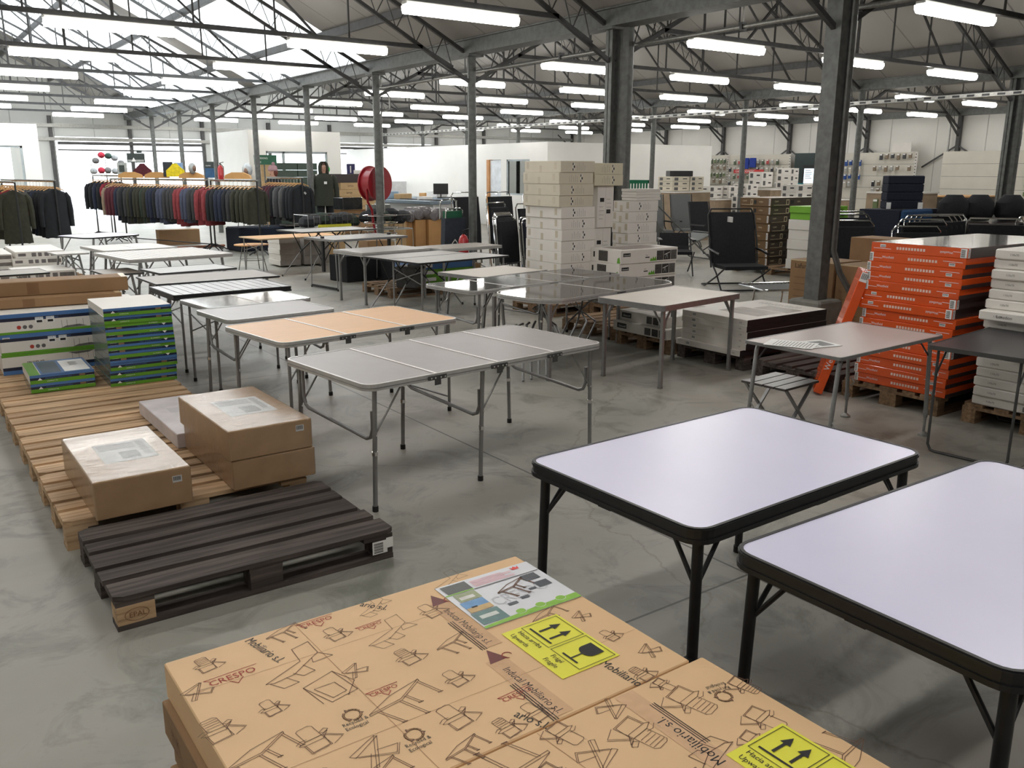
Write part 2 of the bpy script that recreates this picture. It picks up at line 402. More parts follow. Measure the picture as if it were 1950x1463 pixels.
# columns
def column(x, y, kind, label=None):
    m = M()
    if kind == 'box':
        m.box(x-.075, y-.09, 0, x+.075, y+.09, 3.54, steel)
    elif kind == 'round': m.cyl(x, y, 0, 3.54, .068, steel, 14)
    elif kind == 'pair':
        m.box(x-.06, y-.06, 0, x-.05, y+.06, 3.54, steel); m.box(x+.05, y-.06, 0, x+.06, y+.06, 3.54, steel); m.box(x-.06, y-.006, 0, x+.06, y+.006, 3.54, steel)
        m.cyl(x+.155, y-.09, 0, 3.56, .10, steel, 16); m.cyl(x+.155, y-.09, 2.25, 2.52, .107, steel, 16)
    elif kind == 'wall': m.box(x-.06, y-.06, 0, x+.06, y+.06, 3.6, steel_d)
    if kind != 'wall' and x < 10: m.box(x-.14, y-.14, 3.5, x+.14, y+.14, 3.53, steel)
    o = struct(m.build('steel_column', smooth=kind == 'round'))
    return o
for k in range(-1, 8):
    column(XG[1], Y0+DY*k, 'box' if k == -1 else ('pair' if k == 0 else 'round'))
for k in range(0, 8):
    column(XG[2], Y0+DY*k, 'pair' if k == 0 else 'round')
for k in range(-1, 9):
    column(XG[3], Y0+DY*k, 'wall')
    m = M(); y = Y0+DY*k
    for s in (-1, 1): m.bar((XG[3]-.02, y, 2.6), (XG[3]-.02, y+s*1.15, 1.9+0*s), .03, .05, steel_d)
    m.bar((XG[3]-.05, y, 2.9), (XG[3]-.9, y, 3.5), .05, .05, steel_d)
    struct(m.build('wall_brace'))
for x in (5.33, 7.97, 10.61, 13.25, 15.9, 18.5, 21.1, 23.7): column(x, YE-.08, 'wall')
for z in (2.81, 3.27):
    m = M(); m.bar((-2.6, YE-.16, z), (29, YE-.16, z), .06, .12, galv); struct(m.build('wall_rail'))
# shutter boxes and their bottom bars over the openings
for x0, x1 in ((5.5, 10.6), (11.4, 15.9), (16.1, 20.8)):
    m = M(); m.box(x0, YE-.35, 2.62, x1, YE-.12, 2.72, steel_d); m.bar((x0, YE-.1, 2.44), (x1, YE-.1, 2.44), .05, .05, steel_d); struct(m.build('trim_1'))
# plinth, conduits and other fixings of the nearest column
conc = mat('cast_concrete', srgb(128, 128, 122), .85, 0, .2, 9, .3)
m = M(); m.cbox(XG[1]-.2, 5.61-.2, 0, XG[1]+.2, 5.61+.2, .44, conc, .02); struct(m.build('trim_2'))
m = M()
for i in range(2):
    o_ = i*.045; x = XG[1]+.10; y = 5.45-o_*.2
    m.tube([(x-.045+o_, 5.495, 3.5), (x-.045+o_, 5.495, .95), (x+.02+o_, 5.44, .72), (x+.13+o_, 5.36, .5), (x+.14+o_, 5.36, .02)], .019, steel, 8)
o = m.build('conduit_pipes', smooth=True); tag(o, 'pair of grey conduit pipes bending down the box column behind the black and white cartons', 'pipe')
# heating pipe along the near row, elbowing down at its far end
m = M(); m.tube([(8.3, -3, 3.36), (8.3, 6.5, 3.355), (8.3, 15.9, 3.31), (8.3, 16.05, 3.33), (8.3, 16.05, 3.48)], .028, galv, 10)
m.tube([(8.28, 15.9, 3.2), (8.28, 15.75, 3.2), (8.28, 15.65, 3.12), (8.28, 15.65, 2.9), (8.09, 15.62, 2.84), (8.07, 15.6, 2.80), (8.07, 15.6, .95)], .018, galv, 8)
o = m.build('sprinkler_pipe', smooth=True); tag(o, 'long shiny steel pipe slung under the trusses along the near column row', 'pipe')
for i, y in enumerate((3.3, 7.1, 10.4, 14.0)):
    m = M(); m.tube([(8.3, y, 3.39), (8.3, y, 3.62)], .008, galv, 6); m.box(8.26, y-.02, 3.31, 8.34, y+.02, 3.40, blackm)
    tag(m.build('pipe_hanger'), 'small bracket hanging the shiny pipe, %s from the camera' % ORD[i], 'bracket', 'brackets of the shiny pipe')
# perforated cable tray across the right bay
m = M(); x = 17.0
m.box(x-.12, 1, 3.10, x+.12, 33, 3.115, galv); m.box(x-.125, 1, 3.10, x-.11, 33, 3.17, galv); m.box(x+.11, 1, 3.10, x+.125, 33, 3.17, galv)
for j in range(90): m.box(x-.128, 8+j*.28, 3.115, x-.124, 8.14+j*.28, 3.155, blackm)
tag(m.build('cable_tray'), 'long perforated metal cable tray hung below the trusses of the middle bay', 'cable tray')

# ------------------------------------------------------------------ ceiling lamps
def make_lamp():
    t = thing('ceiling_lamp', '', 'ceiling lamp')
    h = M(); h.cbox(-.76, -.055, -.02, .76, .055, .03, mat('lamp_body', srgb(210, 210, 205), .5), .01)
    for x in (-.5, .5): h.bar((x, 0, .03), (x, 0, .09), .02, .02, galv)
    h.build('housing', t)
    d = M(); em = mat('lamp_diffuser', (1, 1, 1), .4, emit=(1, .975, .93), es=LAMP)
    pr = [(-.07, .0), (.07, .0), (.07, -.04), (.045, -.085), (-.045, -.085), (-.07, -.04)]
    d.loft([[(x, y, z-.02) for y, z in pr] for x in (-.75, .75)], em); d.build('diffuser', t)
    return t
lamp0 = None
bayn = ['left', 'middle', 'right']; posn = ['left-hand', 'central', 'right-hand']
for i in range(3):
    c = (XG[i]+XG[i+1])/2
    for k in range(-1 if i else -3, 8):  # left bay: unseen lamps nearest and behind the camera added to brighten the foreground
        for j in range(3):
            lb = '%s fluorescent tube lamp in the %s roof bay, %s truss from the back wall' % (posn[j], bayn[i], ORD[k+3])
            loc = (c-.02+(j-1)*3.05, Y0+DY*k+.03, 3.525)
            if lamp0 is None: lamp0 = make_lamp(); lamp0.location = loc; lamp0['label'] = lb; lamp0['group'] = 'ceiling lamps'
            else: dup(lamp0, loc, 0, lb, 'ceiling lamps')

# ------------------------------------------------------------------ inner rooms
def wallbox(name, x0, y0, x1, y1, z0, z1, mt=whitew): m = M(); m.box(x0, y0, z0, x1, y1, z1, mt); return struct(m.build(name))
# room in the middle distance with a door and a window in its left side
m = M(); m.box(16.6, 21.4, 0, 23.8, 21.5, 2.6, whitew); struct(m.build('wall_office_front'))
m = M()
for y0, y1, z0, z1 in ((21.5, 22.3, 0, 2.6), (22.3, 23.55, 0, 1.0), (22.3, 23.55, 2.1, 2.6), (23.55, 23.85, 0, 2.6), (23.85, 24.65, 2.1, 2.6), (24.65, 35.4, 0, 2.6)):
    m.box(16.6, y0, z0, 16.7, y1, z1, whitew)
struct(m.build('wall_office_side'))
m = M(); m.box(16.7, 21.5, 2.55, 23.8, 35.4, 2.6, whitew); struct(m.build('ceiling_office'))
m = M(); dm = mat('white_door', srgb(225, 230, 236), .45); m.box(16.62, 23.88, 0, 16.66, 24.5, 2.08, dm); m.box(16.57, 24.5, 0, 16.72, 24.65, 2.1, mat('door_frame_wood', srgb(196, 140, 84), .5)); d1 = struct(m.build('door_1'))
m = M(); m.tube([(16.58, 23.98, 1.02), (16.56, 23.98, 1.02), (16.56, 24.1, 1.02)], .012, chrome); m.build('door_handle', d1)
glass = bpy.data.materials.new('window_glass'); glass.use_nodes = True
_b = glass.node_tree.nodes['Principled BSDF']; _b.inputs['Transmission Weight'].default_value = 1; _b.inputs['Roughness'].default_value = .02; _b.inputs['IOR'].default_value = 1.01; _b.inputs['Base Color'].default_value = (.93, .97, .97, 1)
def window(name, pts_axis, fixed, a0, a1, z0, z1, mull=()):
    m = M(); fr = mat('window_frame', srgb(170, 180, 184), .4)
    def B(p0, p1, q0, q1, t, mt_):
        if pts_axis == 'x': m.box(p0, fixed-t, q0, p1, fixed+t, q1, mt_)
        else: m.box(fixed-t, p0, q0, fixed+t, p1, q1, mt_)
    for p0, p1, q0, q1 in ((a0, a1, z0, z0+.05), (a0, a1, z1-.05, z1), (a0, a0+.05, z0, z1), (a1-.05, a1, z0, z1)): B(p0, p1, q0, q1, .03, fr)
    for mu in mull: B(mu-.035, mu+.035, z0, z1, .03, fr)
    w0 = struct(m.build(name)); m = M(); B(a0+.03, a1-.03, z0+.03, z1-.03, .003, glass); m.build('pane', w0); return w0
window('window_1', 'y', 16.65, 22.3, 23.55, 1.0, 2.1)
# far white room with a glazed front
m = M()
for x0, x1, z0, z1 in ((9.08, 9.6, 0, 2.9), (9.6, 11.55, 0, 1.1), (9.6, 11.55, 2.3, 2.9), (11.55, 12.0, 0, 2.9)): m.box(x0, 26.0, z0, x1, 26.1, z1, whitew)
struct(m.build('wall_shopfront')); window('window_2', 'x', 26.05, 9.6, 11.55, 1.1, 2.3, (10.15, 10.95))
m = M(); m.box(9.08, 26.1, 0, 9.16, 29.6, 2.9, whitew); struct(m.build('wall_shopfront_side'))
# white room at the left edge
m = M()
for x0, x1, z0, z1 in ((-2.6, 1.0, 0, 2.9), (1.0, 3.25, 0, 1.2), (1.0, 3.25, 2.35, 2.9), (3.25, 3.64, 0, 2.9)): m.box(x0, 26.3, z0, x1, 26.4, z1, whitew)
struct(m.build('wall_booth')); window('window_4', 'x', 26.35, 1.0, 3.25, 1.2, 2.35, (2.62,))
m = M(); m.box(3.56, 26.4, 0, 3.64, 31.5, 2.9, whitew); struct(m.build('wall_booth_side'))
# grey sill wall and posts beyond the checkout
m = M(); m.box(14.6, 30.0, 0, 16.5, 30.1, 1.35, mat('grey_partition', srgb(190, 190, 192), .6)); struct(m.build('wall_checkout'))
# ------------------------------------------------------------------ folding tables
R_ = math.radians
top_grey = mat('grey_laminate', srgb(136, 129, 127), .38, 0, .03, 9)
top_grey2 = mat('pale_grey_laminate', srgb(150, 141, 131), .5, 0, .04, 6)
top_cool = mat('cool_grey_laminate', srgb(150, 147, 143), .4, 0, .04, 6)
top_wood = mat('beech_laminate', srgb(214, 160, 98), .42, 0, .05, 4, stretch=(1, 12, 1))
top_gloss = mat('dark_gloss_glass', srgb(52, 49, 47), .05, 0, .04, 3, spec=.35)
top_tan = mat('tan_gloss', srgb(150, 138, 122), .1, 0, .05, 3, coat=.8)
top_cream = mat('cream_laminate', srgb(206, 198, 188), .5, 0, .03, 5)
top_pink = mat('warm_grey_laminate', srgb(190, 178, 174), .35, 0, .03, 4)
top_dark = mat('charcoal_laminate', srgb(74, 72, 74), .4, 0, .05, 4)
slatw = mat('aluminium_slats', srgb(178, 171, 163), .4, .15, .05, 8)
slatd = mat('grey_slats', srgb(84, 81, 80), .3, .2, .05, 8)

def table(label, cx, cy, z, L, W, rot, style, top, rim=alu, rimh=.032, r=.06, panels=1, cross=False, slats=0, name='folding_table', group=None, cat='table', legx=None, seam=None, lw=.0125):
    t = thing(name, label, cat, (cx, cy, 0), R_(rot), group)
    m = M()
    if slats:
        wd = L/slats
        for i in range(slats): m.box(-L/2+i*wd+.004, -W/2+.008, z-.014, -L/2+(i+1)*wd-.004, W/2-.008, z, top)
        m.box(-L/2+.01, -W/2+.01, z-.02, L/2-.01, W/2-.01, z-.004, top)
    else:
        m.prism(rrect(L-.02, W-.02, max(r-.01, .004)), z-.02, z, top)
    m.build('tabletop', t)
    m = M(); m.ringprism(rrect(L, W, r), rrect(L-.022, W-.022, max(r-.011, .004)), z-rimh, z+.002, rim)
    if rimh > .025 and rim is alu:
        m.ringprism(rrect(L+.004, W+.004, r), rrect(L-.002, W-.002, r), z-rimh*.62, z-rimh*.5, alu_d)
    if rim is blackm and rimh > .04:
        m.ringprism(rrect(L+.01, W+.01, r+.004), rrect(L-.004, W-.004, r), z-rimh, z-rimh*.7, rim)
        m.ringprism(rrect(L+.008, W+.008, r+.004), rrect(L-.004, W-.004, r), z-.012, z-.002, rim)
    m.build('rim', t)
    if panels > 1:
        for i in range(1, panels):
            x = -L/2+L*i/panels; m = M(); m.box(x-.008, -W/2+.006, z-.01, x+.008, W/2-.006, z+.0025, seam or silver); m.build('seam_strip', t)
            m = M()
            for s in (-1,):
                m.box(x-.06, s*(W/2+.006)-.002, z-.03, x+.06, s*(W/2+.006)+.002, z-.008, steel_d)
                for q in (-.045, -.018, .018, .045): m.tube([(x+q, s*(W/2+.006), z-.019), (x+q, s*(W/2+.014), z-.019)], .005, chrome, 8)
                m.prism([(x-.02, s*(W/2+.01)), (x+.02, s*(W/2+.01)), (x+.02, s*(W/2+.006)), (x-.02, s*(W/2+.006))], z-.06, z-.03, steel_d)
            m.build('hinge_latch', t)
    if cross:
        m = M(); m.box(-L/2+.01, -.007, z-.01, L/2-.01, .007, z+.003, seam or silver); m.build('seam_strip', t)
    zt = z-rimh
    def leg(pts, rad, mt, cap=None, extra=None, n=10):
        m = M(); m.tube(pts, rad, mt, n)
        if extra: extra(m)
        if cap: m.tube([pts[-1], V3(pts[-1])+V3((0, 0, .03))], rad+.004, cap, n)
        return m.build('leg', t, smooth=True)
    ix, iy = L/2-.07, W/2-.05
    if style == 'tele':
        xs = legx or [-ix, ix]
        for j, x in enumerate(xs):
            sg = -1 if x > 0 else 1
            for y in (-iy, iy):
                dx = -sg*.02
                def ex(m, x=x, y=y, sg=sg, dx=dx):
                    m.tube([(x+dx*.55, y, z*.44), (x+dx*.55, y, z*.47)], lw+.003, chrome, 10)
                leg([(x, y, zt), (x+dx, y, .0)], lw, alu_d, blackp, ex)
                m = M(); m.tube([(x+dx*.3, y, z*.6), (x+sg*.17, y, zt)], .006, galv, 6); m.tube([(x+dx*.3, y-.02, z*.6), (x+dx*.3, y+.02, z*.6)], .006, chrome, 6); m.build('brace', t)
            m = M(); yy = iy-.03; zb = z*.60
            m.tube([(x, yy, zt), (x, yy, zb+.06), (x, yy-.02, zb+.015), (x, yy-.06, zb), (x, -yy+.06, zb-.04), (x, -yy+.02, zb-.025), (x, -yy, zb+.02), (x, -yy, zb+.12)], .011, alu_d, 8); m.build('crossbar', t, smooth=True)
    elif style == 'square':
        for x in (-ix, ix):
            for y in (-iy, iy):
                m = M(); m.box(x-.014, y-.014, .012, x+.014, y+.014, zt, alu_d); m.box(x-.016, y-.016, 0, x+.016, y+.016, .02, galv); m.build('leg', t)
                m = M(); sx, sy = (1 if x < 0 else -1), (1 if y < 0 else -1)
                m.bar((x, y, zt-.15), (x+sx*.1, y, zt), .012, .012, alu_d); m.bar((x, y, zt-.15), (x, y+sy*.1, zt), .012, .012, alu_d); m.build('brace', t)
    elif style == 'u':
        for x in (-ix, ix):
            for y in (-iy, iy): leg([(x, y, zt), (x, y, 0)], .011, rim if rim is blackm else alu_d, blackp)
            m = M(); m.tube([(x, -iy, .11), (x, iy, .11)], .008, rim if rim is blackm else alu_d, 8); m.build('crossbar', t)
            sx = 1 if x < 0 else -1
            for y in (-iy, iy): m = M(); m.tube([(x, y, z*.62), (x+sx*.16, y, zt)], .006, galv, 6); m.build('brace', t)
    elif style == 'uloop':
        for x in (-ix, ix):
            m = M(); m.tube([(x, -iy, zt), (x, -iy, .05), (x, -iy+.02, .015), (x, -iy+.05, .009), (x, iy-.05, .009), (x, iy-.02, .015), (x, iy, .05), (x, iy, zt)], .009, blackm if rim is blackm else steel_d, 8); m.build('leg', t, smooth=True)
            sx = 1 if x < 0 else -1
            for y in (-iy, iy): m = M(); m.tube([(x, y, z*.72), (x+sx*.14, y, zt)], .006, steel_d, 6); m.build('brace', t)
    elif style == 'black':
        for x in (-ix-.01, ix+.01):
            for y in (-iy, iy):
                sx, sy = (1 if x < 0 else -1), (1 if y < 0 else -1); x2, y2 = x-sx*.01, y-sy*.01
                leg([(x, y, zt), (x2, y2, .1), (x2, y2, 0)], .0185, blackm, bootrub)
                m = M(); m.cb(x2-sx*.02, y2, .2, .02, .03, .1, blackp); m.tube([(x2-sx*.02, y2-.012, .235), (x2-sx*.035, y2-.012, .235)], .006, galv, 6); m.tube([(x2, y2, .17), (x2, y2, .24)], .023, blackp, 10); m.build('foot_lever', t)
                m = M(); m.tube([(x, y, zt-.17), (x+sx*.13, y+sy*.01, zt)], .008, blackm, 8); m.tube([(x, y, zt-.17), (x+sx*.01, y+sy*.13, zt)], .008, blackm, 8); m.build('brace', t)
        m = M(); m.box(-.03, -W/2+.01, z-rimh-.012, .03, -W/2+.05, z-rimh, blackp); m.box(-L/2+.01, -.03, z-rimh-.012, -L/2+.05, .03, z-rimh, blackp); m.build('catch', t)
    elif style == 'trestle':
        for y in (-iy, iy):
            for sx in (-1, 1):
                leg([(-sx*.10, y*.75, zt), (sx*ix*.55, y*.85, z*.5)], .011, blackm)
                leg([(sx*ix*.55, y*.85, z*.5), (sx*(ix+.02), y, 0)], .009, alu_d, blackp)
                m = M(); m.tube([(sx*ix*.5, y*.82, z*.54), (sx*ix*.8, y*.7, zt)], .008, blackm, 8); m.build('brace', t)
        m = M(); m.tube([(0, -iy*.7, z*.78), (0, iy*.7, z*.78)], .02, blackp, 8); m.build('hub', t)
    elif style == 'post':
        for x in (-ix, ix):
            m = M(); m.cb(x, 0, (zt+.12)/2+.1, .035, .05, zt-.2, blackm); m.build('leg', t)
            for y in (-iy, iy):
                leg([(x, y*.9, zt), (x, y, .0)], .009, alu_d, blackp)
                m = M(); m.tube([(x, 0, z*.5), (x, y*.85, zt)], .008, blackm, 8); m.build('brace', t)
            m = M(); m.cb(x, 0, .03, .03, W-.14, .035, blackp); m.build('foot_bar', t)
    elif style == 'feet':
        for x in (-ix, ix):
            for y in (-iy, iy):
                sx = 1 if x < 0 else -1; x2 = x-sx*.05
                m = M(); m.tube([(x+sx*.04, y, zt), (x+sx*.012, y, zt-.012), (x-.0, y, zt-.045), (x2, y, .13)], .014, alu_d, 10); m.tube([(x2, y, .16), (x2, y, .03)], .010, alu_d, 8); m.tube([(x2, y, .15), (x2, y, .18)], .018, alu_d, 10)
                m.tube([(x2, y, .0), (x2, y, .012), (x2, y, .03)], .03, galv, 12, rs=[.036, .034, .012]); m.build('leg', t, smooth=True)
                m = M(); m.tube([(x-.01*sx, y, zt-.13), (x+sx*.10, y*.9, zt)], .006, steel_d, 6); m.tube([(x2, y-.02, .24), (x2, y-.045, .27), (x2, y-.02, .30)], .005, galv, 6); m.build('brace', t)
    elif style == 'thin':
        for x in (-ix, ix):
            for y in (-iy, iy): leg([(x, y, zt), (x, y, 0)], .011, alu_d, blackp, n=8)
            m = M(); m.tube([(x, -iy, z*.62), (x, iy, z*.84)], .006, alu_d, 6); m.tube([(x, iy, z*.62), (x, -iy, z*.84)], .006, alu_d, 6); m.build('brace', t)
    elif style == 'slope':
        for x in (-ix, ix):
            for y in (-iy, iy):
                sx = 1 if x < 0 else -1
                m = M(); m.bar((x+sx*.06, y, zt), (x-sx*.02, y, 0), .028, .022, alu_d); m.build('leg', t)
                m = M(); m.bar((x, y, z*.55), (x+sx*.22, y, zt), .016, .012, alu_d); m.build('brace', t)
            m = M(); m.bar((x, -iy, z*.3), (x, iy, z*.3), .016, .016, alu_d); m.build('crossbar', t)
    return t

T1 = table('white topped table with thick black rim and legs, nearer the middle of the room', 2.51, 2.09, .70, 1.30, .85, 1.3, 'black', greywhite, blackm, .05, .07)
T2 = table('white topped table with black rim cut off by the right edge of the picture', 2.57, 1.11, .70, 1.42, .82, -.8, 'black', greywhite, blackm, .05, .07)
T3 = table('long grey folding table of four panels with silver rim and six tubular legs', 2.70, 4.41, .70, 1.75, .89, 6.0, 'tele', top_grey, alu, .034, .07, 4, legx=[-.80, -.08, .80])
o = M(); o.box(0, 0, 0, .03, .012, .001, blackp)
table('beech coloured folding table of three panels behind the long grey one', 2.60, 5.70, .70, 1.44, .85, 7.2, 'u', top_wood, alu, .034, .07, 3)
table('small plain grey table between the beech table and the glossy tan one', 2.35, 6.58, .70, .88, .64, 5.4, 'tele', top_grey, alu, .03, .06, legx=[-.36, .36])
table('glossy tan table with a silver rim and one pale seam', 2.42, 7.24, .70, .91, .62, 6.0, 'thin', top_tan, alu, .03, .05, 2)
table('dark rimmed table of grey metallic slats with black legs', 2.50, 8.17, .70, 1.08, .74, 2.2, 'thin', slatd, blackm, .045, .02, slats=12)
table('wide plain pale grey table with sharp corners behind the slatted one', 2.65, 9.03, .70, 1.23, .75, 1.0, 'slope', top_grey2, blackm, .012, .01)
table('low table with a pale metallic top and thin dark rim', 2.70, 9.90, .70, .86, .58, 7.0, 'slope', top_cool, steel_d, .02, .02)
table('very small pale table in front of the white slatted table', 2.14, 10.80, .62, .42, .62, 4, 'slope', top_grey2, steel_d, .015, .01)
table('large white slatted roll-top table with a silver rim', 2.78, 11.27, .76, 1.25, 1.2, 7.6, 'slope', slatw, alu, .04, .015, slats=15)
table('white folding table behind the slatted one, folded seam across its middle', 2.70, 12.74, .74, .95, 1.0, 7.0, 'slope', slatw, alu, .035, .02, 2)
table('white table with rounded corners nearest the bright doorway', 2.87, 15.58, .72, 1.0, .95, 22, 'slope', greywhite, blackm, .02, .2)
table('small white table at the left edge before the printed cartons', .95, 10.95, .66, .95, .55, 4, 'slope', top_grey2, blackm, .012, .01)
table('small aluminium side table between the printed cartons and slatted tables', 2.1, 13.7, .62, .42, .5, 6, 'slope', slatw, alu, .02, .01)
table('low beech coloured table with white legs before the navy cloth', 5.93, 15.05, .62, 1.62, .8, 6.0, 'thin', top_wood, mat('pale_rim', srgb(206, 190, 160), .5), .012, .01)
table('grey table on black trestle legs, farthest in the middle group', 6.17, 14.04, .78, 1.46, .86, 7.3, 'trestle', top_cool, blackm, .012, .015)
table('grey metal table with black post legs and a flat foot bar', 5.97, 12.49, .76, 1.37, .82, 9, 'post', top_cool, alu_d, .03, .01)
table('shallow tray-like aluminium table with Y braced legs', 5.59, 10.91, .70, 1.12, .72, 7.0, 'square', top_cool, alu, .05, .01)
table('pale grey table with black rim leaning over a matching one', 5.73, 9.36, .70, 1.46, .66, 8.2, 'thin', top_cool, blackm, .018, .03)
table('grey table half hidden behind the pale black rimmed table', 5.62, 10.02, .69, 1.3, .55, 8.6, 'trestle', top_cool, blackm, .018, .03)
table('thin aluminium table nearest the near round column', 6.75, 10.75, .70, 1.1, .62, 6, 'square', top_grey2, alu, .04, .01)
table('cream topped low table touching the black glass tables', 5.32, 7.79, .70, 1.0, .68, 9.6, 'slope', top_cream, alu_d, .035, .01)
table('long black glass table of four panels with bright lamp reflections', 5.22, 7.03, .70, 2.1, .72, 7.8, 'tele', top_gloss, alu, .032, .08, 4, legx=[-.92, -.1, .9])
table('black glass table with broadly rounded ends before the long black one', 5.31, 6.20, .70, 1.92, .78, 9.0, 'square', top_gloss, alu, .036, .26, 2)
table('cream topped table with square legs in front of the white cartons', 5.53, 5.36, .70, 1.14, .72, 7.6, 'square', top_cream, alu_d, .045, .05)
table('warm grey table on round adjustable feet with papers lying on it', 5.02, 3.28, .70, 1.20, .69, 2.0, 'feet', top_pink, alu_d, .018, .02)
table('charcoal topped table at the right edge on looped tube legs', 5.88, 2.62, .70, 1.25, .58, 5.5, 'uloop', top_dark, steel_d, .025, .03)

# round beech stool table
t = thing('round_table', 'little round beech topped table with thin steel legs', 'table', (5.33, 15.45, 0))
m = M(); m.cyl(0, 0, .455, .47, .3, top_wood, 28); m.build('tabletop', t)
for i in range(4):
    a = PI/4+i*PI/2; m = M(); m.tube([(.17*math.cos(a), .17*math.sin(a), .455), (.27*math.cos(a), .27*math.sin(a), 0)], .009, galv, 6); m.build('leg', t)
m = M(); m.tube([(.22*math.cos(PI*i/6), .22*math.sin(PI*i/6), .2) for i in range(13)], .006, galv, 6); m.build('ring', t)

# paper sheets on the warm grey table
m = M(); fr = (V3((0,0,0)), V3((1,0,0)), V3((0,1,0)), V3((0,0,1)))
m.box(0, 0, 0, .3, .21, .0015, whitep)
for i in range(9): m.rect(fr, .02, .02+i*.02, .12, .006, inkg, .002)
m.rect(fr, .17, .03, .1, .14, mat('photo_print', srgb(120, 120, 118), .4), .002)
tag(m.build('leaflet', loc=(4.47, 3.2, .7025), rz=R_(-14)), 'printed white leaflet with photo lying on the warm grey table', 'leaflet')
m = M(); m.box(0, 0, 0, .21, .297, .0015, whitep)
for i in range(12): m.rect(fr, .02, .02+i*.02, .16, .005, inkg, .002)
tag(m.build('leaflet', loc=(4.5, 3.16, .7045), rz=R_(24)), 'upper white text leaflet lying askew over another one', 'leaflet')

# slatted aluminium stool under it
t = thing('folding_stool', 'slatted grey aluminium stool with crossed legs under the warm grey table', 'stool', (4.83, 3.62, 0), R_(4))
for i in range(4):
    m = M(); m.box(-.2, -.17+i*.088, .36, .2, -.17+i*.088+.076, .375, slatd); m.build('seat_slat', t)
for y in (-.16, .16):
    m = M(); m.bar((-.17, y, .36), (.17, y, .01), .022, .012, alu_d); m.build('leg', t)
    m = M(); m.bar((.17, y*.9, .36), (-.17, y*.9, .01), .022, .012, alu_d); m.build('leg', t)
for x in (-.17, .17):
    m = M(); m.tube([(x, -.17, .012), (x, .17, .012)], .009, alu_d, 8); m.build('foot_bar', t)
# folded aluminium frames lying under the black glass tables
for n_, (x, y, rz, lb) in enumerate([(4.45, 6.0, 10, 'splayed grey tube stool frame standing beside the beech table corner'), (5.3, 6.75, 40, 'folded tangle of tube stool frames under the large black glass table'), (5.75, 6.95, -25, 'rear tube stool frame lying under the large black glass table')]):
    t = thing('stool_frame', lb, 'stool frame', (x, y, 0), R_(rz))
    for k in range(4):
        a = k*.5-.7
        m = M(); m.tube([(-.2+k*.1, -.15, .01), (.1*k-.05, 0, .22), (.22-k*.08, .12+.02*k, .42), (.28-k*.08, .16, .43)], .011, alu_d, 8); m.build('tube', t, smooth=True)

# ------------------------------------------------------------------ pallets
palew = wood_material('pale_pine', srgb(152, 122, 90), srgb(192, 160, 124), srgb(212, 184, 150))
darkw = wood_material('weathered_dark_wood', srgb(46, 40, 38), srgb(74, 66, 62), srgb(98, 88, 84), .85)
midw = wood_material('brown_pallet_wood', srgb(96, 76, 56), srgb(132, 106, 80), srgb(158, 132, 104))
def pallet(label, x, y, wd, rz=0, long=1.2, deep=.8, cols=(), group=None, jit=.004, epal=False, nb=5):
    """planks run along local x"""
    t = thing('wooden_pallet', label, 'pallet', (x, y, 0), rz, group)
    wds = [.145, .1, .145, .1, .145]; 
    if nb == 5: gaps = (deep-sum(wds))/4
    else: wds = [.1]*nb; gaps = (deep-.1*nb)/(nb-1)
    yy = 0
    for i, w_ in enumerate(wds):
        m = M(); j = random.uniform(-jit, jit); dz = random.uniform(-.001, .001)
        a, b_ = j, long+random.uniform(-jit, jit)*2
        ch = .035 if i in (0, len(wds)-1) else .0
        pl = [(a+ch, yy), (b_-ch, yy), (b_, yy+ch*.6), (b_, yy+w_), (a, yy+w_), (a, yy+ch*.6)] if i == 0 else ([(a, yy), (b_, yy), (b_, yy+w_-ch*.6), (b_-ch, yy+w_), (a+ch, yy+w_), (a, yy+w_-ch*.6)] if ch else [(a, yy), (b_, yy), (b_, yy+w_), (a, yy+w_)])
        m.prism(pl, .122, .144+dz, wd); m.build('top_board', t); yy += w_+gaps
    for x0 in (0, long/2-.0725, long-.145):
        m = M(); m.box(x0, .003, .1, x0+.145, deep-.003, .122, wd); m.build('stringer_board', t)
    for yb, w_ in ((0.0, .1), (deep/2-.07, .14), (deep-.1, .1)):
        m = M(); m.box(0, yb, 0, long, yb+w_, .022, wd); m.build('bottom_board', t)
        for ix_, x0 in enumerate((0, long/2-.0725, long-.1)):
            w2 = .1 if ix_ != 1 else .145; bm = wd
            m = M()
            if epal and ix_ == 0 and yb == 0:
                bm = palew; m.box(x0+.002, yb+.002, .022, x0+.145, yb+w_, .1, bm)
                f2 = face('front', 1, 1, 1); m.text((V3((0, .002, 0)), f2[1], f2[2], f2[3]), .045, .048, 'EPAL', .03, mat('branded_mark', srgb(120, 84, 50), .8), .0015)
                m.line((V3((0, .002, 0)), f2[1], f2[2], f2[3]), [(.075+.045*math.cos(a_*PI/9), .058+.026*math.sin(a_*PI/9)) for a_ in range(18)], .002, MATS['branded_mark'], .0015, True)
            else: m.box(x0+.002, yb+.002, .022, x0+w2-.002, yb+w_-.002, .1, bm)
            m.build('block', t)
    return t
tp = pallet('dark weathered empty pallet lying in front of the pale pallets', .538, 3.388, darkw, R_(-.4), jit=.012, epal=True)
m = M(); fr = (V3((0,0,0)), V3((1,0,0)), V3((0,0,1)), V3((0,-1,0)))
m.barcode(fr, 0, 0, .075, .062, True); m.rect(fr, .07, .02, .035, .05, whitep, .0012)
o = m.build('torn_label', tp, (1.095, -.001, .035)); o['label'] = 'torn white barcode sticker'
pallet('pale pallet carrying the wrapped brown cartons, directly behind the dark one', .51, 4.32, palew)
pallet('pale pallet holding the thin white carton end, third from the front', .515, 5.15, palew)
pallet('empty pale pallet between the white carton and the striped boxes', .52, 5.98, palew)
pallet('pale pallet under the two blue and green box stacks', .53, 6.82, palew)
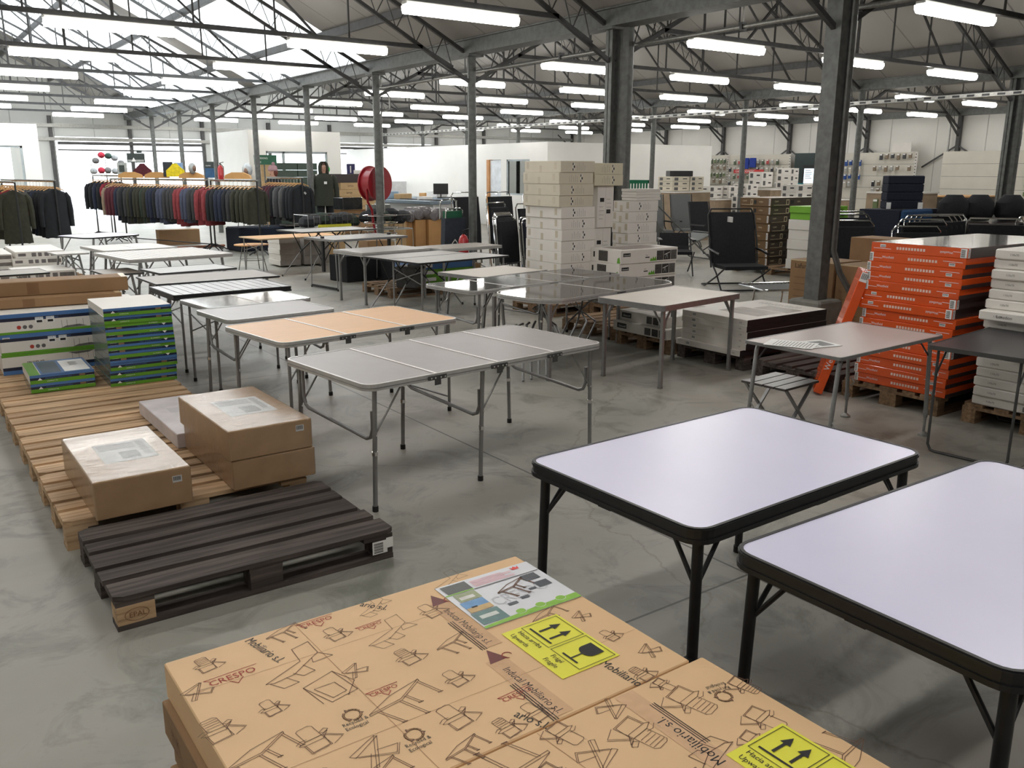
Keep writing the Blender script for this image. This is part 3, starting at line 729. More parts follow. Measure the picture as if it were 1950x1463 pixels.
pallet('pale pallet under the big blue and white boxes', .4, 7.66, palew, jit=.01, long=1.35)
pallet('pale pallet under the long brown cartons at the left', .35, 8.5, palew, long=1.4)
pallet('pale pallet at the left edge under the printed white cartons', .6, 11.4, palew, deep=1.2)
pallet('brown pallet under the orange boxes', 6.13, 3.20, midw, PI/2*0, long=1.6, deep=.8)
pallet('brown pallet under the stack of long white slabs', 6.18, 2.1, midw, long=1.6, deep=.95)
pallet('dark empty pallet seen under the warm grey table', 6.12, 4.06, darkw, 0, jit=.02, deep=.82, nb=6)
pallet('pallet under the flat white and black picture cartons', 6.16, 5.02, darkw, deep=.82)
pallet('pallet under the two lower white cartons behind the cream table', 6.12, 5.9, midw, deep=.8)
pallet('nearly empty brown pallet seen under the large black glass table', 6.17, 6.80, midw, deep=.85)
pallet('pallet under the tall white carton tower', 6.55, 8.35, midw)
pallet('pallet under the printed white cartons with garden photos', 7.16, 7.75, midw, deep=.6, long=1.1, nb=4)
pallet('pallet at the foot of the near round column under blue boxes', 5.7, 10.9, midw, long=1.6, deep=.9)

# ------------------------------------------------------------------ cartons
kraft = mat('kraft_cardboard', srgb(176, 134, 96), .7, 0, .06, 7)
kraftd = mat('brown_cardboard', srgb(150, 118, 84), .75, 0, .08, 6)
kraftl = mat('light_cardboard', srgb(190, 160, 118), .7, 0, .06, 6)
wrapk = mat('shrink_wrapped_cardboard', srgb(196, 162, 124), .3, 0, .08, 9, .12, coat=.2)
cart_w = mat('white_carton', srgb(226, 222, 216), .55, 0, .03, 4)
cart_b = mat('beige_carton', srgb(208, 200, 182), .6, 0, .03, 4)
tapem = mat('parcel_tape', srgb(196, 172, 140), .25, 0, .05, 20)
def carton(label, x, y, z, sx, sy, sz, mt, prints=None, rz=0, name='carton', cat='carton', group=None, c=.004, seam=None, parts=None):
    m = M(); m.cbox(0, 0, 0, sx, sy, sz, mt, c)
    F_, L_, T_ = face('front', sx, sy, sz), face('left', sx, sy, sz), face('top', sx, sy, sz)
    if seam: m.rect(T_, .003, sy/2-.025, sx-.006, .05, seam, .0006)
    if prints: prints(m, F_, L_, T_, sx, sy, sz)
    o = m.build(name, loc=(x, y, z), rz=rz); tag(o, label, cat, group)
    if parts: parts(o, sx, sy, sz)
    return o
def lines(m, fr, x, y, w_, n, dy, mt=inkg, th=.004, lift=.0012):
    for i in range(n): m.rect(fr, x, y-i*dy, w_*(1 if i % 3 else .8), th, mt, lift)

# wrapped brown cartons
def pr_wrap(m, F_, L_, T_, sx, sy, sz):
    m.rect(T_, sx*.24, sy*.3, sx*.58, sy*.42, whitep, .001)
    m.rect(T_, sx*.45, sy*.34, sx*.2, sy*.16, mat('sheet_drawing', srgb(170, 170, 168), .4), .0018)
    lines(m, T_, sx*.27, sy*.68, sx*.4, 9, .012); lines(m, T_, sx*.7, sy*.68, sx*.08, 20, .013)
    m.barcode(F_, sx*.80, sz*.62, .045, .034)
def film(o, sx, sy, sz):
    m = M(); f = bpy.data.materials.get('cling_film')
    if not f:
        f = bpy.data.materials.new('cling_film'); f.use_nodes = True; n = f.node_tree.nodes; l = f.node_tree.links
        g = n.new('ShaderNodeBsdfGlossy'); g.inputs['Roughness'].default_value = .09
        tr = n.new('ShaderNodeBsdfTransparent'); ms = n.new('ShaderNodeMixShader'); nz = n.new('ShaderNodeTexNoise'); nz.inputs['Scale'].default_value = 11; nz.inputs['Detail'].default_value = 6; nz.inputs['Distortion'].default_value = 1.5
        tc = n.new('ShaderNodeTexCoord'); mp = n.new('ShaderNodeMapping'); mp.inputs['Scale'].default_value = (1, 2.5, 1); l.new(tc.outputs['Object'], mp.inputs[0]); l.new(mp.outputs[0], nz.inputs['Vector'])
        b_ = n.new('ShaderNodeBump'); b_.inputs['Strength'].default_value = .5; b_.inputs['Distance'].default_value = .012; l.new(nz.outputs['Fac'], b_.inputs['Height']); l.new(b_.outputs[0], g.inputs['Normal'])
        ly = n.new('ShaderNodeLayerWeight'); ly.inputs[0].default_value = .28; l.new(b_.outputs[0], ly.inputs['Normal'])
        mr = n.new('ShaderNodeMapRange'); mr.inputs[3].default_value = .04; mr.inputs[4].default_value = .5; l.new(ly.outputs['Fresnel'], mr.inputs[0]); l.new(mr.outputs[0], ms.inputs[0])
        l.new(tr.outputs[0], ms.inputs[1]); l.new(g.outputs[0], ms.inputs[2]); l.new(ms.outputs[0], n['Material Output'].inputs[0]); n.remove(n['Principled BSDF'])
    m.cbox(-.003, -.003, .0005, sx+.003, sy+.003, sz+.003, f, .008); m.build('cling_film', o)
carton('single brown carton in cling film on the left of the pale pallet', .637, 4.245, .146, .445, .84, .19, wrapk, pr_wrap, parts=film)
carton('lower of the two stacked brown cartons in cling film', 1.297, 4.272, .146, .447, .87, .158, wrapk, None, parts=film)
carton('upper of the two stacked brown cartons in cling film with an address sheet', 1.285, 4.262, .308, .447, .87, .16, wrapk, pr_wrap, parts=film, rz=R_(.6))
def pr_flat(m, F_, L_, T_, sx, sy, sz): lines(m, T_, .08, .75, .14, 5, .018, mat('faint_print', srgb(190, 186, 190), .6)); m.rect(T_, .1, .5, .1, .12, MATS['faint_print'])
carton('thin white carton lying behind the stacked brown cartons', 1.255, 5.16, .146, .33, .93, .09, mat('lilac_white_carton', srgb(205, 198, 200), .55), pr_flat)

# printed furniture cartons in the foreground
sk = mat('line_print', srgb(112, 80, 60), .7); red = mat('red_print', srgb(172, 62, 50), .7); mar = mat('maroon_print', srgb(112, 40, 34), .5)
def I_table(m, T, x, y, s, a, w_=.0016):
    def P(u, v): c, n_ = math.cos(a), math.sin(a); u, v = (u-.5)*s, (v-.5)*s; return (x+u*c-v*n_, y+u*n_+v*c)
    for pl, cl in (([(0,.55),(.45,.78),(1,.9),(.55,.62)], 1), ([(0,.55),(.0,.51),(.55,.58),(1,.86),(1,.9)], 0)): m.line(T, [P(*q) for q in pl], w_, sk, .0012, bool(cl))
    for u, v, u2, v2 in ((.12,.54,.3,.12), (.5,.57,.66,.1), (.95,.84,1.08,.42), (.62,.64,.72,.38)):
        m.line(T, [P(u, v), P(u2, v2)], w_, sk); m.line(T, [P(u+.04, v), P(u2+.04, v2)], w_, sk); m.line(T, [P(u2-.02, v2), P(u2+.06, v2)], w_*1.6, sk)
def I_chair(m, T, x, y, s, a, kind=0, w_=.0015):
    def P(u, v): c, n_ = math.cos(a), math.sin(a); u, v = (u-.5)*s, (v-.5)*s; return (x+u*c-v*n_, y+u*n_+v*c)
    L = [([(.2,.5),(.18,.95),(.25,1),(.52,1.02),(.6,.95),(.62,.5)], 1), ([(.0,.42),(.2,.5),(.62,.5),(.82,.58),(.6,.36),(.1,.36)], 1),
         ([(.1,.36),(.12,0),(.66,.04),(.62,.5)], 0), ([(.14,.36),(.16,.03),(.62,.07),(.66,.5)], 0), ([(.66,.48),(1,.16),(.7,.02)], 0), ([(.7,.5),(1.04,.18)], 0), ([(-.04,.5),(.1,.58),(.26,.56)], 0), ([(.62,.62),(.78,.7),(.86,.62),(.7,.54)], 1)]
    if kind: L += [([(.22,.62),(.58,.63)], 0), ([(.22,.72),(.58,.73)], 0), ([(.22,.82),(.58,.83)], 0), ([(.2,.9),(.58,.92)], 0)]
    for pl, cl in L: m.line(T, [P(*q) for q in pl], w_, sk, .0012, bool(cl))
def I_x(m, T, x, y, s, a, w_=.0015):
    def P(u, v): c, n_ = math.cos(a), math.sin(a); u, v = (u-.5)*s, (v-.5)*s; return (x+u*c-v*n_, y+u*n_+v*c)
    for pl, cl in (([(0,.6),(.7,.95),(.74,.9),(.1,.5)], 1), ([(.7,.95),(.3,0),(.36,.0),(.76,.92)], 0), ([(.1,.52),(.85,.2),(1,.45),(.55,.5)], 0), ([(.14,.48),(.86,.14),(1.04,.44)], 0), ([(.3,0),(.2,.04),(.4,.45)], 0)): m.line(T, [P(*q) for q in pl], w_, sk, .0012, bool(cl))
def I_lounge(m, T, x, y, s, a, w_=.002):
    def P(u, v): c, n_ = math.cos(a), math.sin(a); u, v = (u-.5)*s, (v-.5)*s*.8; return (x+u*c-v*n_, y+u*n_+v*c)
    for pl, cl in (([(0,.3),(.62,.56),(.68,1),(.96,1.05),(.92,.62),(.4,.26),(.1,.24)], 1), ([(.05,.26),(.14,.0),(.36,.0),(.28,.26)], 0), ([(.4,.3),(.48,.12),(.66,.14),(.6,.42)], 0), ([(.78,.52),(.74,.38),(1.04,.36),(.92,.6)], 0)): m.line(T, [P(*q) for q in pl], w_, sk, .0012, bool(cl))
def I_rec(m, T, x, y, s, a=0):
    for k in range(3):
        t0 = a+k*2*PI/3+.3; pts = [(x+s*.5*math.cos(t0+q*.4)*1.0, y+s*.5*math.sin(t0+q*.4)) for q in range(5)]
        m.line(T, pts, .006, sk); m.line(T, [(p[0]+.0, p[1]) for p in pts], .003, kraft, .0016)
        e = pts[-1]; m.poly(T, [(e[0]+.008*math.cos(t0+1.6+g), e[1]+.008*math.sin(t0+1.6+g)) for g in (0, 2.1, 4.2)], sk, .0015)
    c, n_ = math.cos(a), math.sin(a)
    for i, wd_ in enumerate(('Recycled &', 'Ecological')):
        oy = -s*.8-i*.018; ox = -.038; m.text(T, x+ox*c-oy*n_, y+ox*n_+oy*c, wd_, .017, ink, rot=a, sx=.85)
def I_crespo(m, T, x, y, s, a=.04):
    c, n_ = math.cos(a), math.sin(a); P = lambda u, v: (x+u*s*c-v*s*n_, y+u*s*n_+v*s*c)
    m.text(T, *P(-.5, -.14), 'CRESPO', s*.27, red, rot=a, sx=1.0)
    m.line(T, [P(-.55, .12), P(.55, .12)], .0022, red); m.line(T, [P(-.12, -.18), P(0, -.34), P(.16, -.18)], .0022, red); m.line(T, [P(-.55, .12), P(-.45, .04)], .0022, red)
def tape(m, T, x, y0, y1, up, name='Inducal Mobiliario s.l.'):
    tm = mat('clear_tape', srgb(230, 190, 152), .12, 0, .05, 30, coat=.5)
    m.rect(T, x-.03, y0, .06, y1-y0, tm, .0009)
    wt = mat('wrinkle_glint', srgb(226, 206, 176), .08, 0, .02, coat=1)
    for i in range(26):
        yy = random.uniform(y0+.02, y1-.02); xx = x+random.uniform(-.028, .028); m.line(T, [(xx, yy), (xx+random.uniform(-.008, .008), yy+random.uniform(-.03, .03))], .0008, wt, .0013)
    if up: m.text(T, x-.012, y1-.05, name, .034, ink, rot=-PI/2, sx=.80); xs, ys, sg = x-.012, y1, 1
    else: m.text(T, x+.012, y0+.05, name, .040, ink, rot=PI/2, sx=.92); xs, ys, sg = x+.012, y0, -1
    m.poly(T, [(xs-sg*.012, ys-sg*.014), (xs+sg*.045, ys-sg*.012), (xs+sg*.018, ys+sg*.05)], mar, .0014)
    m.line(T, [(xs+.014*math.cos(q*.5)+sg*.05, ys+.014*math.sin(q*.5)-sg*.002) for q in range(10)], .003, red, .0016)
    for i in range(3): m.rect(T, x-sg*.022-i*sg*.007-.002, (y1-.30 if up else y0+.12), .0025, .18, ink, .0013)
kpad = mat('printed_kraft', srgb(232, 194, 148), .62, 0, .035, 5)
CX, CY = .447, 1.403
def pr_big(m, F_, L_, T, sx, sy, sz):
    q = lambda a, b: (a-CX, b-CY)
    ks = .78
    for (x, y, s, k) in ((.54,2.12,.10,1),(.48,1.83,.13,1),(.61,1.84,.09,0),(.65,1.67,.13,0),(.88,2.07,.10,0),(.99,1.85,.11,1),(1.04,1.69,.10,0),(.955,1.555,.13,0),(1.165,2.03,.11,0),(1.03,1.45,.1,1),(1.12,1.46,.1,0),(.62,1.52,.11,0),(1.5,1.62,.08,0),(1.44,1.43,.09,1)): I_chair(m, T, *q(x, y), s*.74, .1, k)
    for (x, y, s) in ((.76,2.15,.12),(.87,1.67,.2),(.52,1.67,.18),(1.12,1.83,.13),(1.42,1.8,.13),(.7,1.46,.15),(.9,1.43,.12)): I_table(m, T, *q(x, y), s*.85, .04)
    for (x, y, s) in ((.48,2.01,.09),(.84,1.87,.08),(.735,1.55,.13),(1.53,1.5,.08),(1.5,1.75,.07)): I_x(m, T, *q(x, y), s*.85, 0)
    I_lounge(m, T, *q(.72, 1.98), .19, .12); I_lounge(m, T, *q(1.0, 1.99), .16, .1, .0014); I_lounge(m, T, *q(1.03, 2.15), .12, .2, .0012); I_lounge(m, T, *q(1.3, 2.165), .13, .1, .0012)
    # folding wash stand
    P = [q(.70,1.87), q(.79,1.90), q(.81,1.79), q(.735,1.775)]; m.line(T, P, .002, sk, close=True); m.line(T, [q(.72,1.85), q(.775,1.85), q(.785,1.80), q(.745,1.79)], .0018, sk, close=True); m.line(T, [q(.79,1.90), q(.82,1.83), q(.78,1.78)], .002, sk); m.line(T, [q(.70,1.87), q(.715,1.78)], .002, sk)
    for (x, y, s) in ((.575,2.03,.125),(.86,2.165,.10),(.975,2.055,.075),(.86,1.75,.08),(1.12,1.545,.09)): I_crespo(m, T, *q(x, y), s)
    I_rec(m, T, *q(.752, 1.70), .042); I_rec(m, T, *q(.835, 1.55), .042)
    tape(m, T, q(1.20, 0)[0], .36, .655, True); tape(m, T, q(1.165, 0)[0], .01, .30, True)
    m.text(T, *q(.655, 2.175), 'Mobiliario s.l.', .04, ink, rot=-1.35, sx=.75); m.text(T, *q(1.0, 2.175), 'ario s.l.', .04, ink, rot=-.9, sx=.75)
    m.text(T, *q(1.06, 1.475), 'ario s.l.', .04, ink, rot=-1.2, sx=.8)
    m.text(T, *q(1.375, 1.53), 'Mobiliario', .04, ink, rot=-1.5, sx=.85)
    for i in range(2): m.line(T, [(.01, .2+i*.4), (sx-.01, .2+i*.4)], .0012, mat('crease', srgb(176, 134, 98), .7))
    m.line(T, [(sx*.33-.02, sy-.005), (sx*.33, .005)], .0014, MATS['crease'])
def pr_side(m, F_, L_, T, sx, sy, sz): 
    for i in range(4): I_chair(m, L_, .12+i*.18, sz*.5, sz*.8, 0)
def crate_stack():
    zs = [.0, .10, .20, .30, .40]; 
    for j, z in enumerate(zs):
        jx = (0, -.012, .004, -.016, 0)[j]; jy = (.0, -.006, .006, -.008, 0)[j]
        for s_, (x, y, dx, dy) in enumerate(((CX, CY, 1.136, .787), (CX+.02, .60, 1.157, .797))):
            last = j == 4
            lb = ('printed furniture carton with yellow fragile label, top of the %s' % ('rear stack' if s_ == 0 else 'front stack')) if last else ('brown furniture carton, %s below the top of the %s foreground stack' % (ORD[3-j], 'rear' if s_ == 0 else 'front'))
            pf = (pr_big if s_ == 0 else pr_big2) if last else pr_side
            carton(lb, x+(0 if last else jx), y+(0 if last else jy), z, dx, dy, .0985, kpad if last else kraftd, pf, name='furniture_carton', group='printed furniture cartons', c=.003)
BX, BY = CX+.02, .60
def pr_big2(m, F_, L_, T, sx, sy, sz):
    q = lambda a, b: (a-BX, b-BY)
    for (x, y, s, k) in ((1.44,1.36,.07,0),(1.11,1.35,.11,0),(1.25,1.25,.15,1),(1.44,1.27,.15,1),(1.6,1.24,.1,1),(1.53,1.12,.12,0),(1.0,1.25,.11,1),(1.45,1.08,.09,0),(.9,1.1,.14,1),(1.2,.95,.13,0)): I_chair(m, T, *q(x, y), s*.8, PI+.2, k)
    for (x, y, s) in ((1.13,1.25,.1),(1.27,1.36,.08),(.85,1.3,.14)): I_x(m, T, *q(x, y), s, PI)
    I_table(m, T, *q(1.58, .95), .16, PI); I_lounge(m, T, *q(1.32, 1.08), .18, PI); I_table(m, T, *q(.95, 1.33), .2, PI)
    I_rec(m, T, *q(1.53, 1.24), .04, PI-.2)
    tape(m, T, q(1.335, 0)[0], .42, .79, False, 'Mobiliario s.l.')
    m.line(T, [(.6, .79), (.66, .1)], .0014, MATS['crease'])
crate_stack()

# labels lying on the cartons
yel = mat('yellow_label', srgb(238, 234, 66), .45, 0, .01)
def warn_label(x, y, lb):
    w_, h_ = .195, .272; m = M(); fr = (V3((0,0,.0012)), V3((1,0,0)), V3((0,1,0)), V3((0,0,1))); m.box(0, 0, 0, w_, h_, .0008, yel)
    # drawn with its writing turned a quarter: boxes at the right, words at the left
    for b0, b1 in ((.008, .128), (.138, .262)):
        m.line(fr, [(.062, b0), (.185, b0), (.185, b1), (.062, b1)], .0018, ink, close=True)
    m.rect(fr, .078, .150, .006, .098, ink)
    for yy in (.168, .215):
        m.rect(fr, .092, yy, .046, .008, ink); m.poly(fr, [(.136, yy-.010), (.136, yy+.018), (.168, yy+.004)], ink, .001)
    m.rect(fr, .074, .034, .006, .062, ink); m.rect(fr, .08, .061, .05, .005, ink)
    m.poly(fr, [(.172, .036), (.172, .092)]+[(.138-.022*math.sin(PI*i/8), .064+.028*math.cos(PI*i/8)) for i in range(9)], ink, .001)
    for st, xx, yy in (('Hacia arriba', .040, .252), ('Upwards', .014, .252), ('Fr\u00e1gil', .040, .104), ('Fragile', .014, .104)): m.text(fr, xx, yy, st, .022, ink, .0006, rot=-PI/2, sx=.95)
    tag(m.build('warning_label', loc=(x, y, .4998), rz=R_(0)), lb, 'label')
warn_label(1.252, 1.526, 'yellow fragile and upwards label on the rear furniture carton')
warn_label(1.362, .815, 'yellow fragile and upwards label cut by the bottom edge, on the front carton')
m = M(); fr = (V3((0,0,.0016)), V3((1,0,0)), V3((0,1,0)), V3((0,0,1))); w_, h_ = .345, .292
m.box(0, 0, 0, w_, h_, .0012, mat('flyer_paper', srgb(236, 238, 244), .25, 0, .01, coat=.3))
C = lambda n_, r, g, b: mat(n_, srgb(r, g, b), .35, 0, .12, 40)
grn = C('flyer_green', 140, 196, 62)
m.poly(fr, [(0, 0), (w_, 0), (w_, .03), (.2, .026), (.1, .018), (0, .012)], grn)
m.rect(fr, .012, .228, .088, .055, C('flyer_dark', 70, 74, 70)); m.text(fr, .026, .245, 'CRESPO', .02, red, .0006, rot=.1)
m.rect(fr, .0, .222, .1, .006, grn)
m.rect(fr, .02, .168, .075, .05, C('flyer_photo_a', 150, 160, 120)); m.rect(fr, .028, .178, .05, .018, C('flyer_photo_white', 225, 225, 220), .0012)
m.rect(fr, .012, .11, .08, .054, C('flyer_photo_sky', 96, 150, 200)); m.rect(fr, .012, .096, .08, .028, C('flyer_photo_sand', 200, 168, 112), .0012); m.rect(fr, .03, .12, .02, .008, ink, .0014)
m.rect(fr, .006, .02, .09, .072, C('flyer_photo_tables', 96, 130, 128)); m.rect(fr, .02, .05, .06, .02, C('flyer_photo_white2', 214, 220, 214), .0012)
m.text(fr, .1, .09, 'CRESPO', .078, C('flyer_pale', 196, 198, 204), .0005, rot=.05, sx=.74)
m.rect(fr, .1, .218, .24, .005, C('flyer_grey', 96, 96, 100)); lines(m, fr, .11, .268, .15, 6, .0075, C('flyer_pink', 232, 176, 180), .003)
m.poly(fr, [(.268, .283), (.276, .272), (.284, .283), (.292, .272), (.300, .283), (.296, .262), (.272, .262)], C('flyer_red', 226, 50, 46), .001)
I_table(m, fr, .205, .155, .12, .05, .003)
for (x, y, a_, b_) in ((.262,.172,.055,.04), (.275,.118,.048,.036), (.238,.118,.026,.012), (.185,.085,.03,.014), (.13,.072,.034,.014)): m.rect(fr, x, y, a_, b_, C('flyer_product', 74, 80, 88), .0012)
m.line(fr, [(.262+.028, .172), (.262+.028, .212)], .003, C('flyer_grey', 96, 96, 100), .0016); m.line(fr, [(.262, .192), (.317, .192)], .003, C('flyer_grey', 96, 96, 100), .0016)
for x in (.14, .21, .285): m.line(fr, [(x+.018*math.cos(k*.6), .028+.015*math.sin(k*.6)) for k in range(11)], .0016, whitep, .0012); m.poly(fr, [(x+.016*math.cos(k*.6), .028+.013*math.sin(k*.6)) for k in range(10)], grn, .0010)
tag(m.build('product_flyer', loc=(1.232, 1.845, .4998), rz=R_(-1)), 'glossy product flyer with green edge taped to the rear furniture carton', 'flyer')
# ------------------------------------------------------------------ stacks of cartons
blu = mat('box_blue', srgb(74, 118, 176), .3, 0, .04, coat=.3); dkb = mat('box_dark_blue', srgb(26, 36, 62), .3, 0, .04, coat=.3); grn2 = mat('box_green', srgb(98, 158, 44), .3, 0, .05, coat=.3)
gside = mat('box_grey_green', srgb(98, 112, 108), .25, 0, .1, 10, coat=.5)
def pr_bg(flip):
    def f(m, F_, L_, T_, sx, sy, sz):
        O, U, V, N = F_
        if flip: F2 = (O+U*sx+V*sz, -U, -V, N)
        else: F2 = F_
        m.rect(F2, 0, sz*.68, sx, sz*.32, blu); m.rect(F2, 0, sz*.42, sx, sz*.27, dkb, .0011); m.rect(F2, 0, 0, sx, sz*.42, grn2)
        m.poly(F2, [(.05, sz*.38), (.066, sz*.66), (.082, sz*.38)], whitep, .0016)
        m.text(F2, .1, sz*.48, 'PREMIUM ALUMINIUM TABLE', sz*.19, blu, .0018, sx=1.1); m.text(F2, .11, sz*.16, 'COMPACT 70', sz*.18, whitep, .0016)
        m.rect(F2, sx*.76, sz*.44, .04, sz*.24, midw, .0016); m.barcode(F2, sx*.87, sz*.4, .045, sz*.3)
    return f
for i in range(10):
    fl = 2 <= i <= 6
    z = .146+.0598*(9-i); jx = [0,.002,.006,.004,.012,.016,.018,.018,.006,-.004][i]
    carton('green and blue striped flat carton, '+nth(i, 10, 'of the tall stack of ten'), 1.262+jx*.6, 7.01+(.006*(i % 3)), z, .487, .66, .0592, cart_w if i == 0 else gside, pr_bg(fl), rz=R_(-1), group='blue and green cartons of the tall stack', c=.002)
def pr_bg_top(m, F_, L_, T_, sx, sy, sz):
    pr_bg(False)(m, F_, L_, T_, sx, sy, sz)
    m.rect(T_, 0, 0, .07, sy, grn2); m.rect(T_, .075, .0, sx-.08, sy, blu); m.rect(T_, .09, .04, .13, sy-.08, mat('tabletop_photo', srgb(84, 98, 110), .3), .0014); m.rect(T_, .24, .03, .175, sy-.08, whitep, .0014); lines(m, T_, .3, .38, .06, 10, .015, inkg, .006, .002)
for i in range(2):
    carton(('upper' if i == 0 else 'lower')+' of two blue and green striped cartons beside the tall stack', .738, 7.13, .146+(1-i)*.0665, .436, .52, .066, cart_w if i == 0 else gside, pr_bg_top if i == 0 else pr_bg(False), rz=R_(-1.5), c=.002)
def pr_bw(flip):
    def f(m, F_, L_, T_, sx, sy, sz):
        O, U, V, N = F_; F2 = (O+U*sx+V*sz, -U, -V, N) if flip else F_
        m.rect(F2, 0, 0, sx, sz*.12, grn2); m.rect(F2, 0, sz*.80, sx, sz*.2, blu); m.rect(F2, 0, sz*.64, sx, sz*.16, dkb, .001)
        m.text(F2, .34, sz*.68, 'FOUR POSITION TABLE', sz*.1, blu, .0016)
        for k, c_ in enumerate((red, mat('icon_dark', srgb(96, 92, 92), .5), MATS['icon_dark'])):
            cx = .22+k*.042; m.poly(F2, [(cx+.016*math.cos(a*.5), sz*.32+.016*math.sin(a*.5)) for a in range(12)], c_, .0012)
        for k in range(2): m.rect(F2, .34+k*.08, sz*.46, .06, .05, whitep, .0013); m.rect(F2, .35+k*.08, sz*.5, .04, .018, ink, .0018)
        m.poly(F2, [(.52, sz*.12), (.56, sz*.22), (.66, sz*.26), (.72, sz*.14)], inkg, .0012)
        for xx in (.53, .57, .64, .69): m.line(F2, [(xx, sz*.15), (xx, sz*.52)], .002, ink, .0014)
        m.barcode(F2, .02, sz*.68, .05, .03)
        if flip: m.text(F2, sx-.3, sz*.4, 'Brunner', .04, ink, .0014)
    return f
for i in range(3):
    carton('big white carton with blue and green stripes, '+nth(i, 3, 'at the left edge'), .60+[-.03,.045,.04][i], 7.9, .146+(2-i)*.163, 1.2, .75, .162, cart_w, pr_bw(i == 2), rz=R_(-1), group='big blue and white cartons')
def pr_brown(m, F_, L_, T_, sx, sy, sz): m.rect(F_, sx*.62, sz*.1, .09, sz*.8, mat('faint_brown', srgb(132, 100, 70), .8)); m.rect(T_, sx-.05, 0, .045, sy, mat('pale_tape', srgb(206, 186, 150), .4))
carton('upper very long brown carton lying on the blue and white boxes', -.35, 8.43, .72, 2.07, .30, .12, kraftd, pr_brown, rz=R_(-5.5), c=.006)
carton('lower very long brown carton under the other long one', -.37, 8.25, .64, 2.0, .55, .08, kraftd, pr_brown, rz=R_(-4), c=.006)

def pr_ow(m, F_, L_, T_, sx, sy, sz):
    m.rect(F_, sx*.04, sz*.52, .12, sz*.25, ink); m.text(F_, sx*.05, sz*.58, 'Outwell', sz*.15, whitep, .0022, sx=1.2)
    m.text(F_, sx*.42, sz*.5, 'Table', sz*.12, ink, .0022); m.rect(F_, sx*.42, sz*.34, .07, sz*.08, ink)
    m.poly(F_, [(sx*.50, sz*.1), (sx*.52, sz*.34), (sx*.54, sz*.2), (sx*.56, sz*.42), (sx*.58, sz*.24), (sx*.6, sz*.44), (sx*.62, sz*.1)], grn2, .0014)
    for k, (a, b, c_) in enumerate(((.62, .12, 70), (.745, .12, 52), (.87, .11, 96))): m.rect(F_, sx*a, sz*.12, sx*b, sz*.7, mat('photo_%d' % c_, srgb(c_, c_-2, c_-4), .5, 0, .4, 40), .0014)
    m.line(F_, [(sx*.76, sz*.5), (sx*.85, sz*.66)], .008, whitep, .002); m.line(F_, [(sx*.78, sz*.2), (sx*.8, sz*.6), (sx*.82, sz*.2)], .004, whitep, .002)
    m.rect(L_, sy*.10, sz*.35, .03, sz*.4, ink); m.rect(L_, sy*.28, sz*.12, sy*.3, sz*.75, MATS['photo_70'], .0014); m.poly(L_, [(sy*.88, 0.01), (sy*.9, sz*.4), (sy*.96, sz*.5), (sy*.99, 0.01)], grn2, .0014)
    m.rect(T_, sx*.1, sy*.12, sx*.75, sy*.7, mat('photo_pale', srgb(160, 150, 144), .4, 0, .25, 9))
for i in range(4):
    carton('white carton with garden table photos, '+nth(i, 4, 'beside the tall white tower'), 7.2-.012*(i % 2), 7.82+.01*i, .146+(3-i)*.17, .97, .56, .168, cart_w, pr_ow, group='white cartons with table photos')
for i, (x, y, sx_, lb) in enumerate([(6.14, 5.98, .72, 'upper'), (6.09, 5.92, .78, 'lower')]):
    m = M()
    def pr_low(m, F_, L_, T_, sx, sy, sz):
        m.rect(L_, sy*.08, sz*.3, .14, sz*.5, ink); m.text(L_, sy*.11, sz*.42, 'Outwell', sz*.28, whitep, .002, sx=1.1)
        for k in range(3): m.rect(L_, sy*(.60+k*.13), sz*.12, sy*.11, sz*.7, MATS['photo_70'] if k != 1 else MATS['photo_52'], .0014)
        m.rect(T_, sx*.2, sy*.15, sx*.6, sy*.7, MATS['photo_pale'])
    carton('%s of two white cartons behind the legs of the cream table' % lb, x, y, .146+(1-i)*.105, sx_, .78 if i else .70, .104, cart_w, pr_low)
carton('white carton further back beside the two low white ones', 6.95, 6.0, .146, .5, .66, .23, cart_w, None)
# flat picture cartons, white on the left side, black on the front side
bside = mat('black_carton_side', srgb(30, 30, 34), .5)
def pr_flatbw(top):
    def f(m, F_, L_, T_, sx, sy, sz):
        m.rect(F_, 0, 0, sx, sz, bside); m.barcode(L_, .13, sz*.12, .05, sz*.7); m.text(L_, sy-.09, sz*.35, '110', sz*.35, ink, .0016)
        if top: m.rect(T_, sx*.22, sy*.12, sx*.3, sy*.6, mat('product_photo', srgb(140, 130, 120), .4, 0, .35, 6)); m.rect(T_, sx*.54, sy*.08, sx*.22, sy*.5, MATS['product_photo']); lines(m, T_, sx*.8, sy*.8, .1, 12, .04, inkg, .01)
    return f
for i in range(6):
    jx, jy = [0, -.004, .004, .002, 0, -.05][i], [0, 0, -.004, -.004, 0, .02][i]
    carton('flat white carton with black front side, '+nth(i, 6, 'of the low stack'), 6.12+jx, 4.98+jy, .146+(5-i)*.0545, 1.15, .78, .054, cart_w, pr_flatbw(i == 0), group='flat black and white cartons', c=.002)

